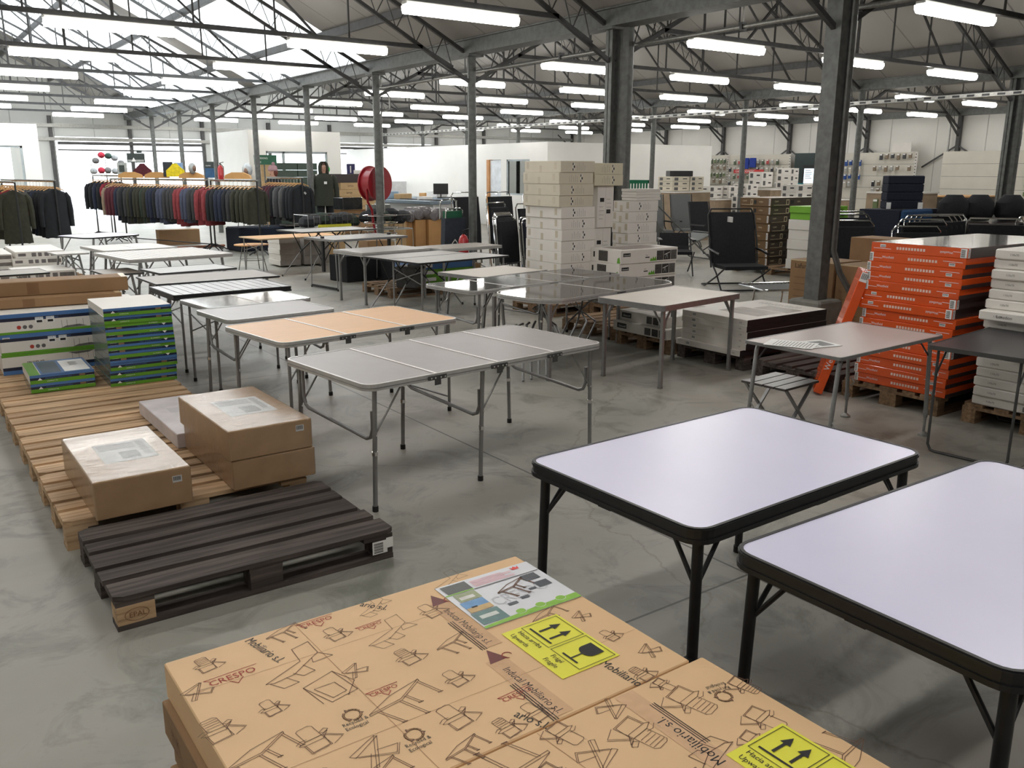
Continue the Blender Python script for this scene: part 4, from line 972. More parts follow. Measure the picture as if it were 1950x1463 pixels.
# tall white tower and neighbours
def pr_tw(rev, b=1):
    def f(m, F_, L_, T_, sx, sy, sz):
        x0 = sx*(.34 if not rev else .62); w_ = .035
        for k in range(3): m.rect(F_, x0+(k % 2)*.012, sz*(.16+.24*k), w_-.012, sz*.2, ink); m.rect(F_, x0+.014-(k % 2)*.01, sz*(.16+.24*k), .01, sz*.2, whitep, .0014)
        for k in range(5): m.rect(F_, x0+(.07+k*.03 if not rev else -.05-k*.03), sz*.16, .003, sz*(.68 if k % 2 else .5), inkg)
        for k in (.06, .42, .82): m.rect(L_, sy*k, sz*.3 if k != .42 else 0, .05, sz*.6, mat('paper_tape', srgb(196, 186, 166), .5))
    return f
hh = .1365
for i in range(13):
    jx = [.004,-.012,-.008,-.006,.022,.034,.036,.036,.030,.032,.034,.03,.03][i]
    carton('white carton of equal size, '+nth(i, 13, 'of the tall corner tower'), 6.70+jx, 8.38+(.01 if i % 2 else 0), 1.735-hh*i, .535-(.05 if i > 8 else 0), .73, hh-.001, cart_b if i < 4 else cart_w, pr_tw(i in (1, 5, 6, 8)), group='cartons of the tall tower')
for i in range(2): carton(('upper' if i == 0 else 'lower')+' cream carton resting on the upright carton behind the tower', 7.30+i*.006, 8.46, 1.712-i*.139, .48, .3, .138, mat('cream_carton', srgb(214, 206, 182), .6, 0, .03), pr_tw(True))
def pr_up(m, F_, L_, T_, sx, sy, sz):
    m.rect(F_, .04, sz*.62, .07, .05, ink); m.rect(F_, .15, sz*.34, .07, .05, ink); m.line(F_, [(sx*.5, .01), (sx*.5, sz-.01)], .002, inkg); lines(m, F_, .03, sz*.5, .08, 4, .05); lines(m, F_, .15, sz*.68, .08, 4, .05)
carton('white carton standing upright behind the tall tower', 7.40, 8.50, 1.05, .27, .3, .52, cart_w, pr_up)
carton('white carton standing upright below another one behind the tower', 7.38, 8.52, .5, .28, .3, .549, cart_w, pr_up)
carton('white carton at the base behind the tall tower', 7.36, 8.54, .0, .3, .3, .499, cart_w)
for i in range(10): carton('white carton, '+nth(i, 10, 'of the stack right of the upright cartons'), 7.84 + (.02, .0, -.01, .01)[i % 4]*.6, 8.40, 1.243-.1375*i, .52, .3, .136, cart_w, pr_tw(i == 1), group='right stack behind the tower')
for i in range(4): carton('thin white carton, '+nth(i, 4, 'of a small pile on the right stack'), 7.98+.01*(i % 2), 8.42, 1.381+.037*(3-i), .44, .28, .036, cart_w, group='thin white cartons on the right stack')
t = thing('plastic_crate', 'green plastic crate behind the thin white cartons', 'crate', (9.15, 9.9, 1.44))
m = M(); gp = mat('green_plastic', srgb(24, 110, 76), .4)
for x0, y0, x1, y1 in ((0,0,.5,.02), (0,.33,.5,.35), (0,0,.02,.35), (.48,0,.5,.35)): m.box(x0, y0, 0, x1, y1, .04, gp); m.box(x0, y0, .13, x1, y1, .18, gp)
for k in range(8): m.box(.03+k*.06, 0, .04, .05+k*.06, .02, .13, gp)
m.box(0, 0, 0, .5, .35, .02, gp); m.build('crate_wall', t)
carton('grey green box carrying the green plastic crate', 9.12, 9.86, 0, .62, .42, 1.439, kraftd)

# orange cartons
org = mat('orange_carton', srgb(222, 86, 30), .25, 0, .05, 8, coat=.4); dgs = mat('dark_grey_carton', srgb(62, 54, 54), .3, 0, .05, coat=.4)
silvr = mat('silvery_film', srgb(196, 188, 184), .12, .35, .05, 3, .1, coat=.8)
def pr_or(flip, top):
    def f(m, F_, L_, T_, sx, sy, sz):
        O, U, V, N = L_; F2 = (O+U*sy+V*sz, -U, -V, N) if flip else L_
        a = .52 if not flip else .5
        m.text(F2, sy*.14, sz*.42, 'Westfield', sz*.34, whitep, .0016, sx=1.0)
        for k in range(10): m.rect(F2, sy*(.42+k*.031), sz*.36, .016, sz*.27, mat('icon_pale', srgb(236, 206, 190), .5), .0014)
        m.barcode(F2, sy*.84, sz*.18, .045, sz*.3); m.line(F2, [(sy*.78, sz*.62), (sy*.97, sz*.6)], .003, whitep, .0014); m.line(F2, [(sy*.04, sz*.42), (sy*.14, sz*.4)], .003, whitep, .0014)
        if flip: m.barcode(L_, sy-.05, sz*.05, .045, sz*.9, True); m.barcode(F_, .003, sz*.05, .03, sz*.9, True)
        else: m.barcode(L_, .002, sz*.05, .03, sz*.9, True)
        m.rect(F_, .036, 0, sx-.04, sz, dgs, .0007) if flip or top else m.rect(F_, .0, 0, sx, sz*.4, dgs, .0007)
        m.text(F_, sx*.3, sz*.4, 'Westfield', sz*.3, whitep, .0016)
        if top: m.rect(T_, 0, 0, sx, sy, silvr)
    return f
nO = 15; hO = .0727
for i in range(nO):
    fl = i in (0, 5, 6, 9, 10); jx = [.0,-.0,.0,-.0,-.004,.0,-.01,.012,.0,.01,.0,-.012,0,-.006,.008][i]; jy = [0,.006,.02,.016,.024,.036,.05,.03,.04,.03,.03,.03,.03,.04,.04][i]
    carton('orange flat carton, '+nth(i, nO, 'of the tall orange stack'), 6.13+jx, 3.12+jy, .146+hO*(nO-1-i), 1.58, .74, hO-.001, org, pr_or(fl, i == 0), group='orange cartons', c=.003)
m = M()
o = carton('single orange carton leaning upright against the orange stack', 6.42, 4.02, .02, .07, .34, 1.02, org, lambda m, F_, L_, T_, sx, sy, sz: (m.text((F_[0]+F_[1]*.05, F_[2], -F_[1], F_[3]), .2, 0, 'Westfield', .06, whitep, .002), m.barcode(F_, .003, sz-.08, .062, .075)))
o.rotation_euler = (R_(0), R_(16), R_(-52)); o.location = (5.93, 4.12, .03)
for i in range(16):
    jx = [0,.02,-.02,.01,-.02,-.03,-.12,-.02,-.03,-.09,-.03,-.05,-.05,-.05,-.06,-.04][i]; hW = .0685
    def pr_wh(m, F_, L_, T_, sx, sy, sz):
        m.text(L_, .1, sz*.4, '110x70', sz*.3, mat('pencil', srgb(120, 118, 116), .8), .0016); m.rect(L_, .35, sz*.2, .05, sz*.5, inkg, .0014)
        if i == 6: m.text(L_, .12, sz*.35, 'Lonsdoo', sz*.45, ink, .0016); m.text(L_, .45, sz*.3, 'IIIII', sz*.45, ink, .0016)
    carton('long white slab carton, '+nth(i, 16, 'of the stack at the right edge'), 6.22+jx, 2.16+(.01 if i % 2 else 0), .146+hW*(15-i), 1.5, .82, hW-.0015, cart_w, pr_wh, group='white slab cartons', c=.008)

# cartons standing behind the box column
strapm = mat('pale_strap', srgb(222, 204, 164), .4)
def pr_laf(m, F_, L_, T_, sx, sy, sz):
    m.text(L_, .06, sz-.09, 'Lafuma', .075, ink, .002); lines(m, L_, .06, sz-.2, .3, 8, .07, mat('faded_print', srgb(134, 104, 76), .8), .012)
    for y in (.3,): m.rect(L_, y, 0, .012, sz, strapm, .003)
    m.rect(L_, 0, sz-.012, sy, .012, strapm, .002)
def pr_laf2(m, F_, L_, T_, sx, sy, sz):
    m.text(L_, .04, sz-.3, 'Recomprada', .045, MATS['faded_print'], .002); lines(m, L_, .04, sz-.38, .25, 6, .08, MATS['faded_print'], .012); m.rect(L_, .38, 0, .012, sz, strapm, .003); m.rect(L_, 0, sz-.012, sy, .012, strapm, .002)
    m.line(L_, [(.46+.022*math.cos(a*.55), sz-.12+.022*math.sin(a*.55)) for a in range(11)], .006, ink, .002)
carton('tall upright brown carton with bold lettering left of the box column', 8.27, 5.62, 0, .5, .56, .80, kraftd, pr_laf)
carton('tall upright brown carton with recycling mark right of the box column', 8.29, 4.8, 0, .5, .80, .79, kraftd, pr_laf2)
carton('smaller brown carton standing behind the orange stack', 9.1, 5.5, 0, .42, .5, 1.02, kraftd, lambda m, F_, L_, T_, sx, sy, sz: m.line(F_, [(.2+.03*math.cos(a*.55), sz-.1+.03*math.sin(a*.55)) for a in range(11)], .008, ink, .003))

# brown board-game style cartons
brn = mat('dark_brown_carton', srgb(108, 80, 46), .35, 0, .06, coat=.3); brs = mat('blackish_brown_carton', srgb(62, 54, 46), .35, 0, .06, coat=.3); cream = mat('cream_print', srgb(206, 192, 160), .6)
def pr_br(m, F_, L_, T_, sx, sy, sz):
    m.rect(F_, 0, 0, sx, sz, brs, .002)
    for fr_, L0, mm in ((L_, sy, 1), (F_, sx, 2)):
        m.text(fr_, L0*.08, sz*.5, 'CAMP', sz*.26, cream, .004); m.line(fr_, [(L0*.36, sz*.2), (L0*.42, sz*.2), (L0*.42, sz*.75), (L0*.36, sz*.75)], .012, cream, .004, True); m.rect(fr_, L0*.46, sz*.25, L0*.08, sz*.45, ink, .004); m.text(fr_, L0*.62, sz*.45, 'relax', sz*.3, cream, .004); m.rect(fr_, L0*.06, sz*.14, L0*.3, sz*.04, cream, .004)
        m.barcode(fr_, L0*.93, sz*.1, L0*.05, sz*.8, True)
for i in range(8): carton('brown printed carton, '+nth(i, 8, 'of the tall brown stack'), 12.58+.02*(i % 2), 9.9+.01*(i % 3), .13+.147*(7-i), 1.15 if i < 3 else .9, .68, .145, brn, pr_br, group='tall brown stack')
for i in range(5): carton('brown printed carton, '+nth(i, 5, 'of the low brown stack'), 13.0-.03*(i % 2), 9.05, .13+.118*(4-i), .8, .5, .116, brn, pr_br, group='low brown stack')
pallet('pallet under the brown printed cartons', 12.5, 9.0, midw, long=1.3, deep=1.6)
# green and lime cartons right of the box column
olive = mat('olive_carton', srgb(104, 118, 56), .5, 0, .05); lime = mat('lime_carton', srgb(118, 178, 46), .4, 0, .05)
def pr_ol(m, F_, L_, T_, sx, sy, sz): m.text(F_, sx*.3, sz*.5, 'Keep', sz*.16, whitep, .003)
gx, gy = 12.5, 8.45
for i, (dx, z, w_) in enumerate([(0, 0, .36), (.38, 0, .36), (.1, .27, .36), (.48, .27, .3), (.46, .58, .34), (0, .54, .3)]):
    carton('olive green carton, %s counted along the heap' % ORD[i], gx+dx, gy-.02*i, z+.12, w_, .4, .265, olive, pr_ol, group='olive cartons')
for i in range(2): carton(('upper' if i == 0 else 'lower')+' lime green carton on the heap right of the box column', gx+.03*i, gy+.5, 1.08-.11*i, .9, .5, .108, lime, lambda m, F_, L_, T_, sx, sy, sz: m.text(F_, sx*.7, sz*.3, 'UNITED', sz*.4, ink, .003))
for i in range(5): carton('white and grey carton, %s below the lime ones' % ORD[i], gx+.02*(i % 2), gy+.5, .805-.165*i+.0, .9, .5, .163, cart_w, lambda m, F_, L_, T_, sx, sy, sz: m.rect(F_, sx*.82, sz*.1, .07, sz*.6, ink, .003), group='white and grey cartons in the green heap')
carton('open cardboard flap carton among the olive ones', gx+.36, gy-.2, .12, .3, .16, .42, kraftl)

# ------------------------------------------------------------------ chairs, loungers
def xl(label, x, y, rz, w_=.55, h_=1.05, mt=blackf, fr_=blackm, lean=.12, group=None, name='folded_lounger', n=1):
    """folded lounger standing upright"""
    t = thing(name, label, 'folding lounger', (x, y, 0), rz, group)
    m = M(); P = lambda a, z, o=0: (a, -lean*(1-z/h_)-o, z)
    m.tube([P(-w_/2, .02), P(-w_/2, h_-.06), (-w_/2+.05, 0, h_), (w_/2-.05, 0, h_), P(w_/2, h_-.06), P(w_/2, .02)], .012, chrome, 8); m.build('frame', t, smooth=True)
    m = M(); m.tube([P(-w_/2+.03, .05, .07), P(-w_/2+.03, h_-.14, .07), (-w_/2+.08, -.07, h_-.09), (w_/2-.08, -.07, h_-.09), P(w_/2-.03, h_-.14, .07), P(w_/2-.03, .05, .07)], .011, fr_, 8); m.build('inner_frame', t, smooth=True)
    m = M(); m.loft([[(-w_/2+.02, P(0, z)[1]-.02-b, z), (w_/2-.02, P(0, z)[1]-.02-b, z), (w_/2-.02, P(0, z)[1]-.075-b, z), (-w_/2+.02, P(0, z)[1]-.075-b, z)] for z, b in ((.3, 0), (.5, .012), (.75, .02), (h_-.08, .0))], mt); m.build('fabric', t)
    m = M(); m.tube([(-w_/2-.01, -lean*.6-.08, .32), (w_/2+.01, -lean*.6-.08, .32)], .009, chrome, 8); m.build('stretcher', t)
    return t
k = 0
for (x, y, a, w_, h_, mt) in [(8.1, 11.55, 15, .45, 1.06, blackf), (8.22, 11.75, 12, .45, 1.07, blackf), (8.34, 11.95, 12, .45, 1.08, blackf), (8.37, 11.2, 8, .42, 1.02, navyf), (8.5, 11.45, 8, .42, 1.03, navyf), (8.66, 12.6, 20, .55, 1.22, blackf), (9.15, 12.4, 14, .55, 1.2, blackf)]:
    lb = ['black folded lounger in front beside the near round column', 'black folded lounger just behind the foremost one', 'third black folded lounger deeper in the row', 'navy folded lounger standing against the white tower', 'second navy folded lounger behind the first', 'tall black folded lounger with tilted chrome top', 'tall black folded lounger with curved chrome top near the tower'][k]
    xl(lb, x, y, R_(a), w_, h_, mt); k += 1
for i, (x, y, c_, nm) in enumerate([(8.9, 14.0, blackf, 'black high-backed recliner chair left of the near round column'), (9.6, 13.9, blackf, 'black high-backed recliner chair right of the near round column'), (10.25, 13.6, navyf, 'navy high-backed recliner chair behind the folded loungers'), (11.3, 13.2, mat('taupe_fabric', srgb(140, 132, 118), .85, 0, .06, 30), 'taupe high-backed recliner chair beside the white tower')]):
    xl(nm, x, y, R_(8), .62, 1.36, c_, name='recliner_chair')
# cargo trolley bag leaning on the near column
t = thing('garment_trolley', 'dark folded trolley bag with green handle and white badge left of the near round column', 'trolley bag', (7.55, 12.35, 0), R_(10))
m = M(); m.loft([[(-.25+o, y, z), (.2+o, y, z), (.2+o, y-.1, z), (-.25+o, y-.1, z)] for z, y, o in ((.1, -.12, 0), (.6, -.02, .06), (1.0, .05, .14))], mat('trolley_cloth', srgb(44, 50, 60), .8, 0, .15, 20, .2)); m.build('bag', t)
for i, y in enumerate((0, .14)):
    m = M(); m.tube([(-.06, y, .98), (-.05, y, 1.12+y), (.0, y, 1.15+y), (.25, y, 1.15+y), (.3, y, 1.12+y), (.31, y, .98)], .013, chrome, 8); m.build('handle', t, smooth=True)
m = M(); m.box(-.05, .0, .99, .3, .08, 1.11, mat('green_cloth', srgb(30, 96, 66), .7)); m.build('pouch', t)
m = M(); fr = (V3((0,-.11,.6)), V3((1,0,0)), V3((0,-.08,1)).normalized(), V3((0,-1,0))); m.line(fr, [(.02, .06), (-.04, 0), (.02, -.06), (.08, 0)], .018, whitep, .02, True); m.build('badge', t)
def extinguisher(label, x, y, z):
    t = thing('fire_extinguisher', label, 'fire extinguisher', (x, y, z)); rd = mat('signal_red', srgb(178, 26, 34), .3, 0, .03, coat=.4)
    m = M(); m.tube([(0,0,0), (0,0,.03), (0,0,.36), (0,0,.42), (0,0,.45)], .08, rd, 14, rs=[.075, .08, .08, .055, .02]); m.build('cylinder', t, smooth=True)
    m = M(); m.tube([(0,0,.45), (0,0,.5)], .018, blackp, 8); m.bar((-.02, 0, .5), (.1, 0, .53), .02, .015, blackp); m.tube([(.02, 0, .48), (.09, 0, .4), (.085, 0, .12)], .01, blackp, 6); m.build('valve', t)
    return t
extinguisher('red fire extinguisher low behind the tables at the near round column', 7.52, 11.85, .32)
extinguisher('red fire extinguisher hanging above the far end of the long clothes rack', 8.03, 25.42, 1.44)
extinguisher('red fire extinguisher hanging on a post beside the green plant', 18.385, 28.89, 1.5)
carton('brown carton under the low red extinguisher', 7.35, 11.7, 0, .4, .35, .318, kraftd)

# hose reel behind the third column of the near row
t = thing('hose_reel', 'big round red fire hose reel mounted behind a round column', 'hose reel', (8.04, 15.90, 1.50), R_(20))
rd = mat('reel_red', srgb(146, 24, 36), .35, 0, .04, coat=.3)
for s, nm in ((-1, 'disc'), (1, 'disc')):
    m = M(); m.tube([(0, s*.13-.012, 0), (0, s*.13+.012, 0)], .34, rd, 40); m.build(nm, t, smooth=True)
m = M(); m.tube([(0, -.12, 0), (0, .12, 0)], .3, rd, 36); m.build('drum', t, smooth=True)
m = M(); m.tube([(0, -.16, 0), (0, -.14, 0)], .05, steel, 12); m.box(-.06, -.15, -.07, .06, -.143, .07, whitep); m.build('hub', t)
m = M(); m.tube([(-.30, -.05, -.1), (-.27, -.05, -.35), (-.16, -.05, -.5), (-.14, -.05, -.75), (-.08, -.05, -.95), (.05, -.05, -1.02)], .024, rd, 8); m.build('hose', t, smooth=True)

# grey sling deck chair
t = thing('deck_chair', 'large grey mesh sling deck chair with crossed tube legs', 'deck chair', (13.0, 12.55, 0), R_(-8))
prof = [(-.86, 1.24), (-.78, 1.0), (-.64, .72), (-.48, .50), (-.24, .37), (.06, .36), (.40, .42), (.70, .52)]
m = M(); m.loft([[(x, -.32, z), (x, .32, z), (x+.012, .32, z-.012), (x+.012, -.32, z-.012)] for x, z in prof], mat('mesh_grey', srgb(112, 114, 114), .8, 0, .05, 90)); m.build('sling', t, smooth=True)
for y in (-.34, .34):
    m = M(); m.tube([(-.9, y, 1.28), (-.86, y, 1.24), (-.2, y, .7), (.68, y, .02)], .016, steel, 8); m.build('leg', t, smooth=True)
    m = M(); m.tube([(.74, y*.95, .54), (.1, y*.95, .3), (-.6, y*.95, .03)], .014, steel, 8); m.build('leg', t, smooth=True)
for x, z in ((-.9, 1.28), (.74, .54), (.68, .02), (-.6, .03)):
    m = M(); m.tube([(x, -.34, z), (x, .34, z)], .013, steel, 8); m.build('crossbar', t)
# black relax lounger
t = thing('relax_lounger', 'black padded relaxing lounger with laced edges facing the aisle', 'lounger', (10.6, 8.95, 0), R_(-28))
m = M(); m.loft([[(-.33, y, z), (-.36, y+.03, z), (-.33, y+.06, z), (.33, y+.06, z), (.36, y+.03, z), (.33, y, z)] for z, y in ((.38, 0), (.55, .04), (.75, .10), (.95, .17), (1.14, .25))], blackf); m.build('backrest', t, smooth=True)
m = M(); m.box(-.33, -.5, .33, .33, .02, .38, blackf); m.build('seat', t)
m = M(); m.tube([(-.37, 0, .32), (-.38, .1, .7), (-.37, .25, 1.1), (-.32, .27, 1.19), (.32, .27, 1.19), (.37, .25, 1.1), (.38, .1, .7), (.37, 0, .32)], .014, blackm, 8); m.build('frame', t, smooth=True)
for x in (-.36, .36):
    m = M(); m.tube([(x, -.5, .34), (x, -.2, .2), (x, .25, .02), (x, .4, .02)], .013, blackm, 8); m.build('leg', t)
    m = M(); m.tube([(x, .2, .5), (x, -.2, .26), (x, -.45, .02)], .013, blackm, 8); m.build('leg', t)
    m = M(); m.tube([(x*1.04, -.35, .55), (x*1.08, -.1, .58), (x*1.04, .12, .6)], .02, blackp, 8); m.build('armrest', t)
for yz in ((-.45, .02), (.4, .02)):
    m = M(); m.tube([(-.36, yz[0], yz[1]), (.36, yz[0], yz[1])], .013, blackm, 8); m.build('crossbar', t)
m = M(); m.box(-.1, -.02, 1.0, -.075, .14, 1.08, whitep); m.build('price_tag', t)
# camp bed
t = thing('camp_bed', 'low grey camp bed with a springy chrome edge beside the lounger', 'camp bed', (8.75, 7.05, 0), R_(-22))
m = M(); m.box(0, -.3, .335, 1.7, .3, .345, greyf); m.build('canvas', t)
m = M(); m.tube([(0, -.34, .35), (1.7, -.34, .35), (1.75, -.3, .35), (1.75, .3, .35), (1.7, .34, .35), (0, .34, .35), (-.04, .3, .35), (-.04, -.3, .35), (0, -.34, .35)], .014, chrome, 8); m.build('frame', t, smooth=True)
m = M()
for i in range(30): 
    for y in (-.34, .34): m.bar((.03+i*.057, y, .351), (.05+i*.057, y*.86, .345), .01, .006, blackp)
m.build('lacing', t)
for x in (.2, 1.5):
    m = M(); m.tube([(x, -.33, .34), (x-.04, -.33, .02), (x-.04, .33, .02), (x, .33, .34)], .012, chrome, 8); m.build('leg', t)
# more seats of the middle right
for i, (x, y, rz, h_, mt, lb) in enumerate([(14.75, 13.4, -10, 1.1, blackf, 'black quilted folding armchair behind the deck chair'), (13.6, 11.0, -25, .95, blackf, 'black folding armchair partly hidden by the brown cartons'), (11.2, 10.8, -40, .7, blackf, 'low black reclining armchair beside the white garden cartons'), (14.75, 14.9, -20, 1.22, greyf, 'grey cushioned recliner left behind the deck chair'), (15.6, 14.8, -20, 1.22, greyf, 'grey cushioned recliner right behind the deck chair')]):
    t = thing('folding_armchair', lb, 'armchair', (x, y, 0), R_(rz))
    m = M(); m.loft([[(-.25, yy, z), (.25, yy, z), (.25, yy+.05, z), (-.25, yy+.05, z)] for z, yy in ((.42, 0), (h_*.7, .1), (h_, .2))], mt); m.build('backrest', t)
    m = M(); m.box(-.25, -.5, .38, .25, .02, .43, mt); m.build('seat', t)
    for sx in (-.28, .28):
        m = M(); m.tube([(sx, .2, h_), (sx, .05, .5), (sx, -.45, .02)], .013, blackm, 8); m.build('leg', t); m = M(); m.tube([(sx, -.48, .42), (sx, .3, .02)], .013, blackm, 8); m.build('leg', t)
        m = M(); m.box(sx-.03, -.45, .6, sx+.03, .05, .63, blackp); m.build('armrest', t)
# rows of folded black loungers behind the orange stack
for i in range(9):
    lb = ['foremost left', 'second left', 'third left', 'foremost right', 'second right', 'third right', 'fourth right', 'fifth right', 'rearmost right'][i]+' black folded lounger with chrome corners behind the orange cartons'
    x, y = (10.5+i*.13, 6.95+i*.14) if i < 3 else (10.72+(i-3)*.16, 6.15+(i-3)*.02)
    xl(lb, x, y, R_(-35), .62, (1.12, 1.19, 1.22, 1.08, 1.16, 1.2, 1.2, 1.2, 1.2)[i], blackf, group='chrome cornered loungers')
for i, (x, y) in enumerate([(11.9, 5.75), (12.4, 5.35), (12.9, 5.0), (13.5, 4.75)]):
    xl('black folded lounger in the far row right of the big paired column, %s from left' % ORD[i], x, y, R_(-50), .7, 1.16+.02*i, blackf)
# deep-blue cushion pile
t = thing('lounger_cushion', 'thick navy quilted lounger cushion standing on the shelf edge', 'cushion', (13.0, 8.0, 1.18), R_(-30))
m = M()
for i in range(4): m.cbox(0, 0, .0+i*.128, .60, .2, .128+i*.128, navyf, .012)
m.build('padding', t)
m = M(); m.box(.0, -.012, .0, .07, -.004, .1, whitep); m.box(.52, -.012, .0, .6, -.004, .1, whitep); m.build('price_tag', t)
carton('wide dark chest under the navy cushion', 12.9, 7.7, 0, 1.2, .7, 1.17, navyf, name='display_chest', cat='chest')
t = thing('folded_blanket', 'blue folded blanket hanging over the dark chest', 'blanket', (12.9, 7.6, .98), R_(0)); m = M(); m.cbox(0, 0, 0, .8, .1, .2, mat('blue_blanket', srgb(34, 66, 104), .9), .03); m.build('cloth', t)
for i, (x, y) in enumerate([(13.9, 7.4), (14.3, 7.2), (14.7, 6.9)]):
    m = M(); m.loft([[(.3*s*math.cos(2*PI*q/10), .22*s*math.sin(2*PI*q/10), z) for q in range(10)] for z, s in ((0, .7), (.1, 1), (.28, .95), (.4, .5))], blackf)
    tag(m.build('black_bag', loc=(x, y, 1.0), smooth=True), 'slumped black carry bag on the rear counter, %s from left' % ORD[i], 'bag')
carton('long dark counter carrying the black carry bags', 13.7, 6.6, 0, 1.6, 1.2, .99, dgs, name='display_counter', cat='counter')
# ------------------------------------------------------------------ clothes racks
woodh = mat('hanger_wood', srgb(198, 150, 92), .45, 0, .08)
def cloth(n_, r, g, b): return mat('cloth_'+n_, srgb(r, g, b), .9, 0, .22, 14, .4)
CL = dict(black=cloth('black', 24, 26, 30), navy=cloth('navy', 32, 38, 56), olive=cloth('olive', 46, 46, 34), dark=cloth('dark_grey', 52, 52, 54), grey=cloth('grey', 84, 84, 84), red=cloth('red', 128, 30, 44), maroon=cloth('maroon', 78, 28, 38), slate=cloth('slate_blue', 66, 70, 88), tan=cloth('tan', 136, 118, 100), coral=cloth('coral', 128, 52, 56), plum=cloth('plum', 62, 34, 44), green=cloth('dark_green', 40, 52, 42))
_coat = {}
def coat(color, ln, label, loc, rz, group, tagd=False):
    key = (color, round(ln, 2), tagd)
    if key in _coat: return dup(_coat[key], loc, rz, label, group)
    m = M(); mt = CL[color]; rings = []
    for z, hw, th in ((-.13, .055, .035), (-.155, .09, .05), (-.185, .19, .045), (-.22, .235, .05), (-.32, .235, .06), (-.5, .22, .065), (-ln*.8, .235, .07), (-ln, .25, .075)):
        rings.append([(th*math.cos(a)*(1+.25*math.sin(5*a+z*9)), hw*math.sin(a), z-.0+(.01*math.sin(7*a) if z == -ln else 0)) for a in [2*PI*i/18 for i in range(18)]])
    m.loft(rings[::-1], mt)
    o = m.build('coat', loc=loc, rz=rz, smooth=True); tag(o, label, 'coat', group)
    for s in (-1, 1):
        m = M(); L_ = min(ln-.12, .62); m.tube([(0, s*.20, -.21), (.005, s*.25, -.3), (.01, s*.275, -.22-L_*.5), (.015, s*.275, -.22-L_)], .05, mt, 8, rs=[.045, .055, .05, .042]); m.build('sleeve', o, smooth=True)
    m = M(); m.tube([(0, .19, -.16), (0, .09, -.115), (0, 0, -.09), (0, -.09, -.115), (0, -.19, -.16)], .009, woodh, 6); m.tube([(0, 0, -.09), (0, 0, -.02), (0, .012, .0), (0, .0, .014), (0, -.014, .006)], .003, chrome, 5); m.build('hanger', o)
    if tagd:
        m = M(); m.add([(.085, .02, -.30), (.085, .05, -.27), (.085, .09, -.31), (.085, .06, -.34)], [(0, 1, 2, 3), (3, 2, 1, 0)], whitep); m.build('price_tag', o)
    _coat[key] = o
    return o
def rack(label, p, q, z, name='clothes_rack', low=True):
    p, q = V3((p[0], p[1], 0)), V3((q[0], q[1], 0)); d = q-p; L = d.length; rz = math.atan2(d.y, d.x)
    t = thing(name, label, 'clothes rack', p, rz)
    m = M(); m.tube([(0, 0, z), (L, 0, z)], .016, chrome, 8); m.box(-.02, -.03, z+.012, L+.02, .03, z+.026, galv); m.build('rail', t)
    for x in (0, L):
        m = M(); m.tube([(x, 0, .1), (x, 0, z)], .018, blackm, 8); m.build('post', t)
        m = M(); m.tube([(x, -.3, .02), (x, 0, .16), (x, .3, .02)], .014, blackm, 6); m.tube([(x-.25, 0, .02), (x, 0, .16), (x+.25, 0, .02)], .014, blackm, 6); m.build('foot', t)
    if low: m = M(); m.tube([(0, 0, .14), (L, 0, .14)], .012, blackm, 6); m.build('lower_rail', t)
    return t
def hang(p, q, z, seq, where, group, tags=(), jit=.06):
    p, q = V3((p[0], p[1], 0)), V3((q[0], q[1], 0)); d = q-p; rz = math.atan2(d.y, d.x); n = len(seq)
    for i, (c, ln) in enumerate(seq):
        pt = p+d*((i+.5)/n); random.seed(i*13+n)
        coat(c, ln, '%s coat, %s from the left end of %s' % ({'dark': 'dark grey', 'slate': 'slate blue', 'green': 'dark green'}.get(c, c), ORD[i], where), (pt.x, pt.y, z-.01), rz+random.uniform(-jit, jit), group, i in tags)
    random.seed(3)
midA, midB = (4.72, 23.5), (5.98, 19.95)
rack('long clothes rack with a shiny rail in the middle of the far left', midA, midB, 1.53)
sq = [('tan', .82), ('maroon', .8), ('maroon', .82), ('maroon', .8), ('navy', .95), ('dark', 1.0), ('black', 1.0), ('dark', 1.02), ('olive', 1.0), ('black', .98), ('olive', 1.0), ('olive', .98), ('green', .98), ('olive', .96), ('navy', .95), ('navy', .92), ('black', .94), ('slate', .95), ('slate', .98), ('dark', .9), ('dark', .92), ('dark', .9), ('coral', .96), ('coral', 1.0), ('slate', .9), ('slate', .92), ('dark', .88), ('dark', .9), ('coral', .95)]
hang(midA, midB, 1.53, sq, 'the long clothes rack', 'coats on the long rack')
mB2 = (6.5, 18.25); mA2 = (6.02, 19.8)
rack('clothes rack ending beside the low aluminium side table', mA2, mB2, 1.53, low=False)
hang(mA2, mB2, 1.53, [('coral', .95), ('black', .8), ('black', .82), ('navy', .8), ('navy', .82), ('black', .8), ('dark', .82), ('olive', .85), ('olive', .84), ('olive', .86), ('olive', .88)], 'the rack before the low aluminium table', 'coats on the near rack', tags=(9,))
r2a, r2b = (7.50, 20.3), (7.62, 18.55)
rack('short clothes rack between the bobble hat figure and the hooded mannequin', r2a, r2b, 1.58, low=False)
hang(r2a, r2b, 1.58, [('plum', .85), ('plum', .86), ('maroon', .85), ('plum', .88), ('black', .88), ('grey', .9), ('dark', .9), ('grey', .92), ('black', .9), ('black', .92), ('black', .94)], 'the short clothes rack', 'coats on the short rack', tags=(10,))
lA, lB = (2.2, 21.6), (2.80, 18.9)
rack('clothes rack at the left edge with black coats at its near end', lA, lB, 1.535)
hang(lA, lB, 1.535, [('black', .9), ('dark', .85), ('red', .86), ('red', .88), ('dark', .9), ('grey', .86), ('dark', .86), ('grey', .9), ('dark', .6), ('grey', .62), ('dark', .6), ('grey', .64), ('black', 1.0), ('navy', 1.02), ('black', 1.02), ('black', 1.04), ('black', 1.05)], 'the left edge rack', 'coats on the left rack')
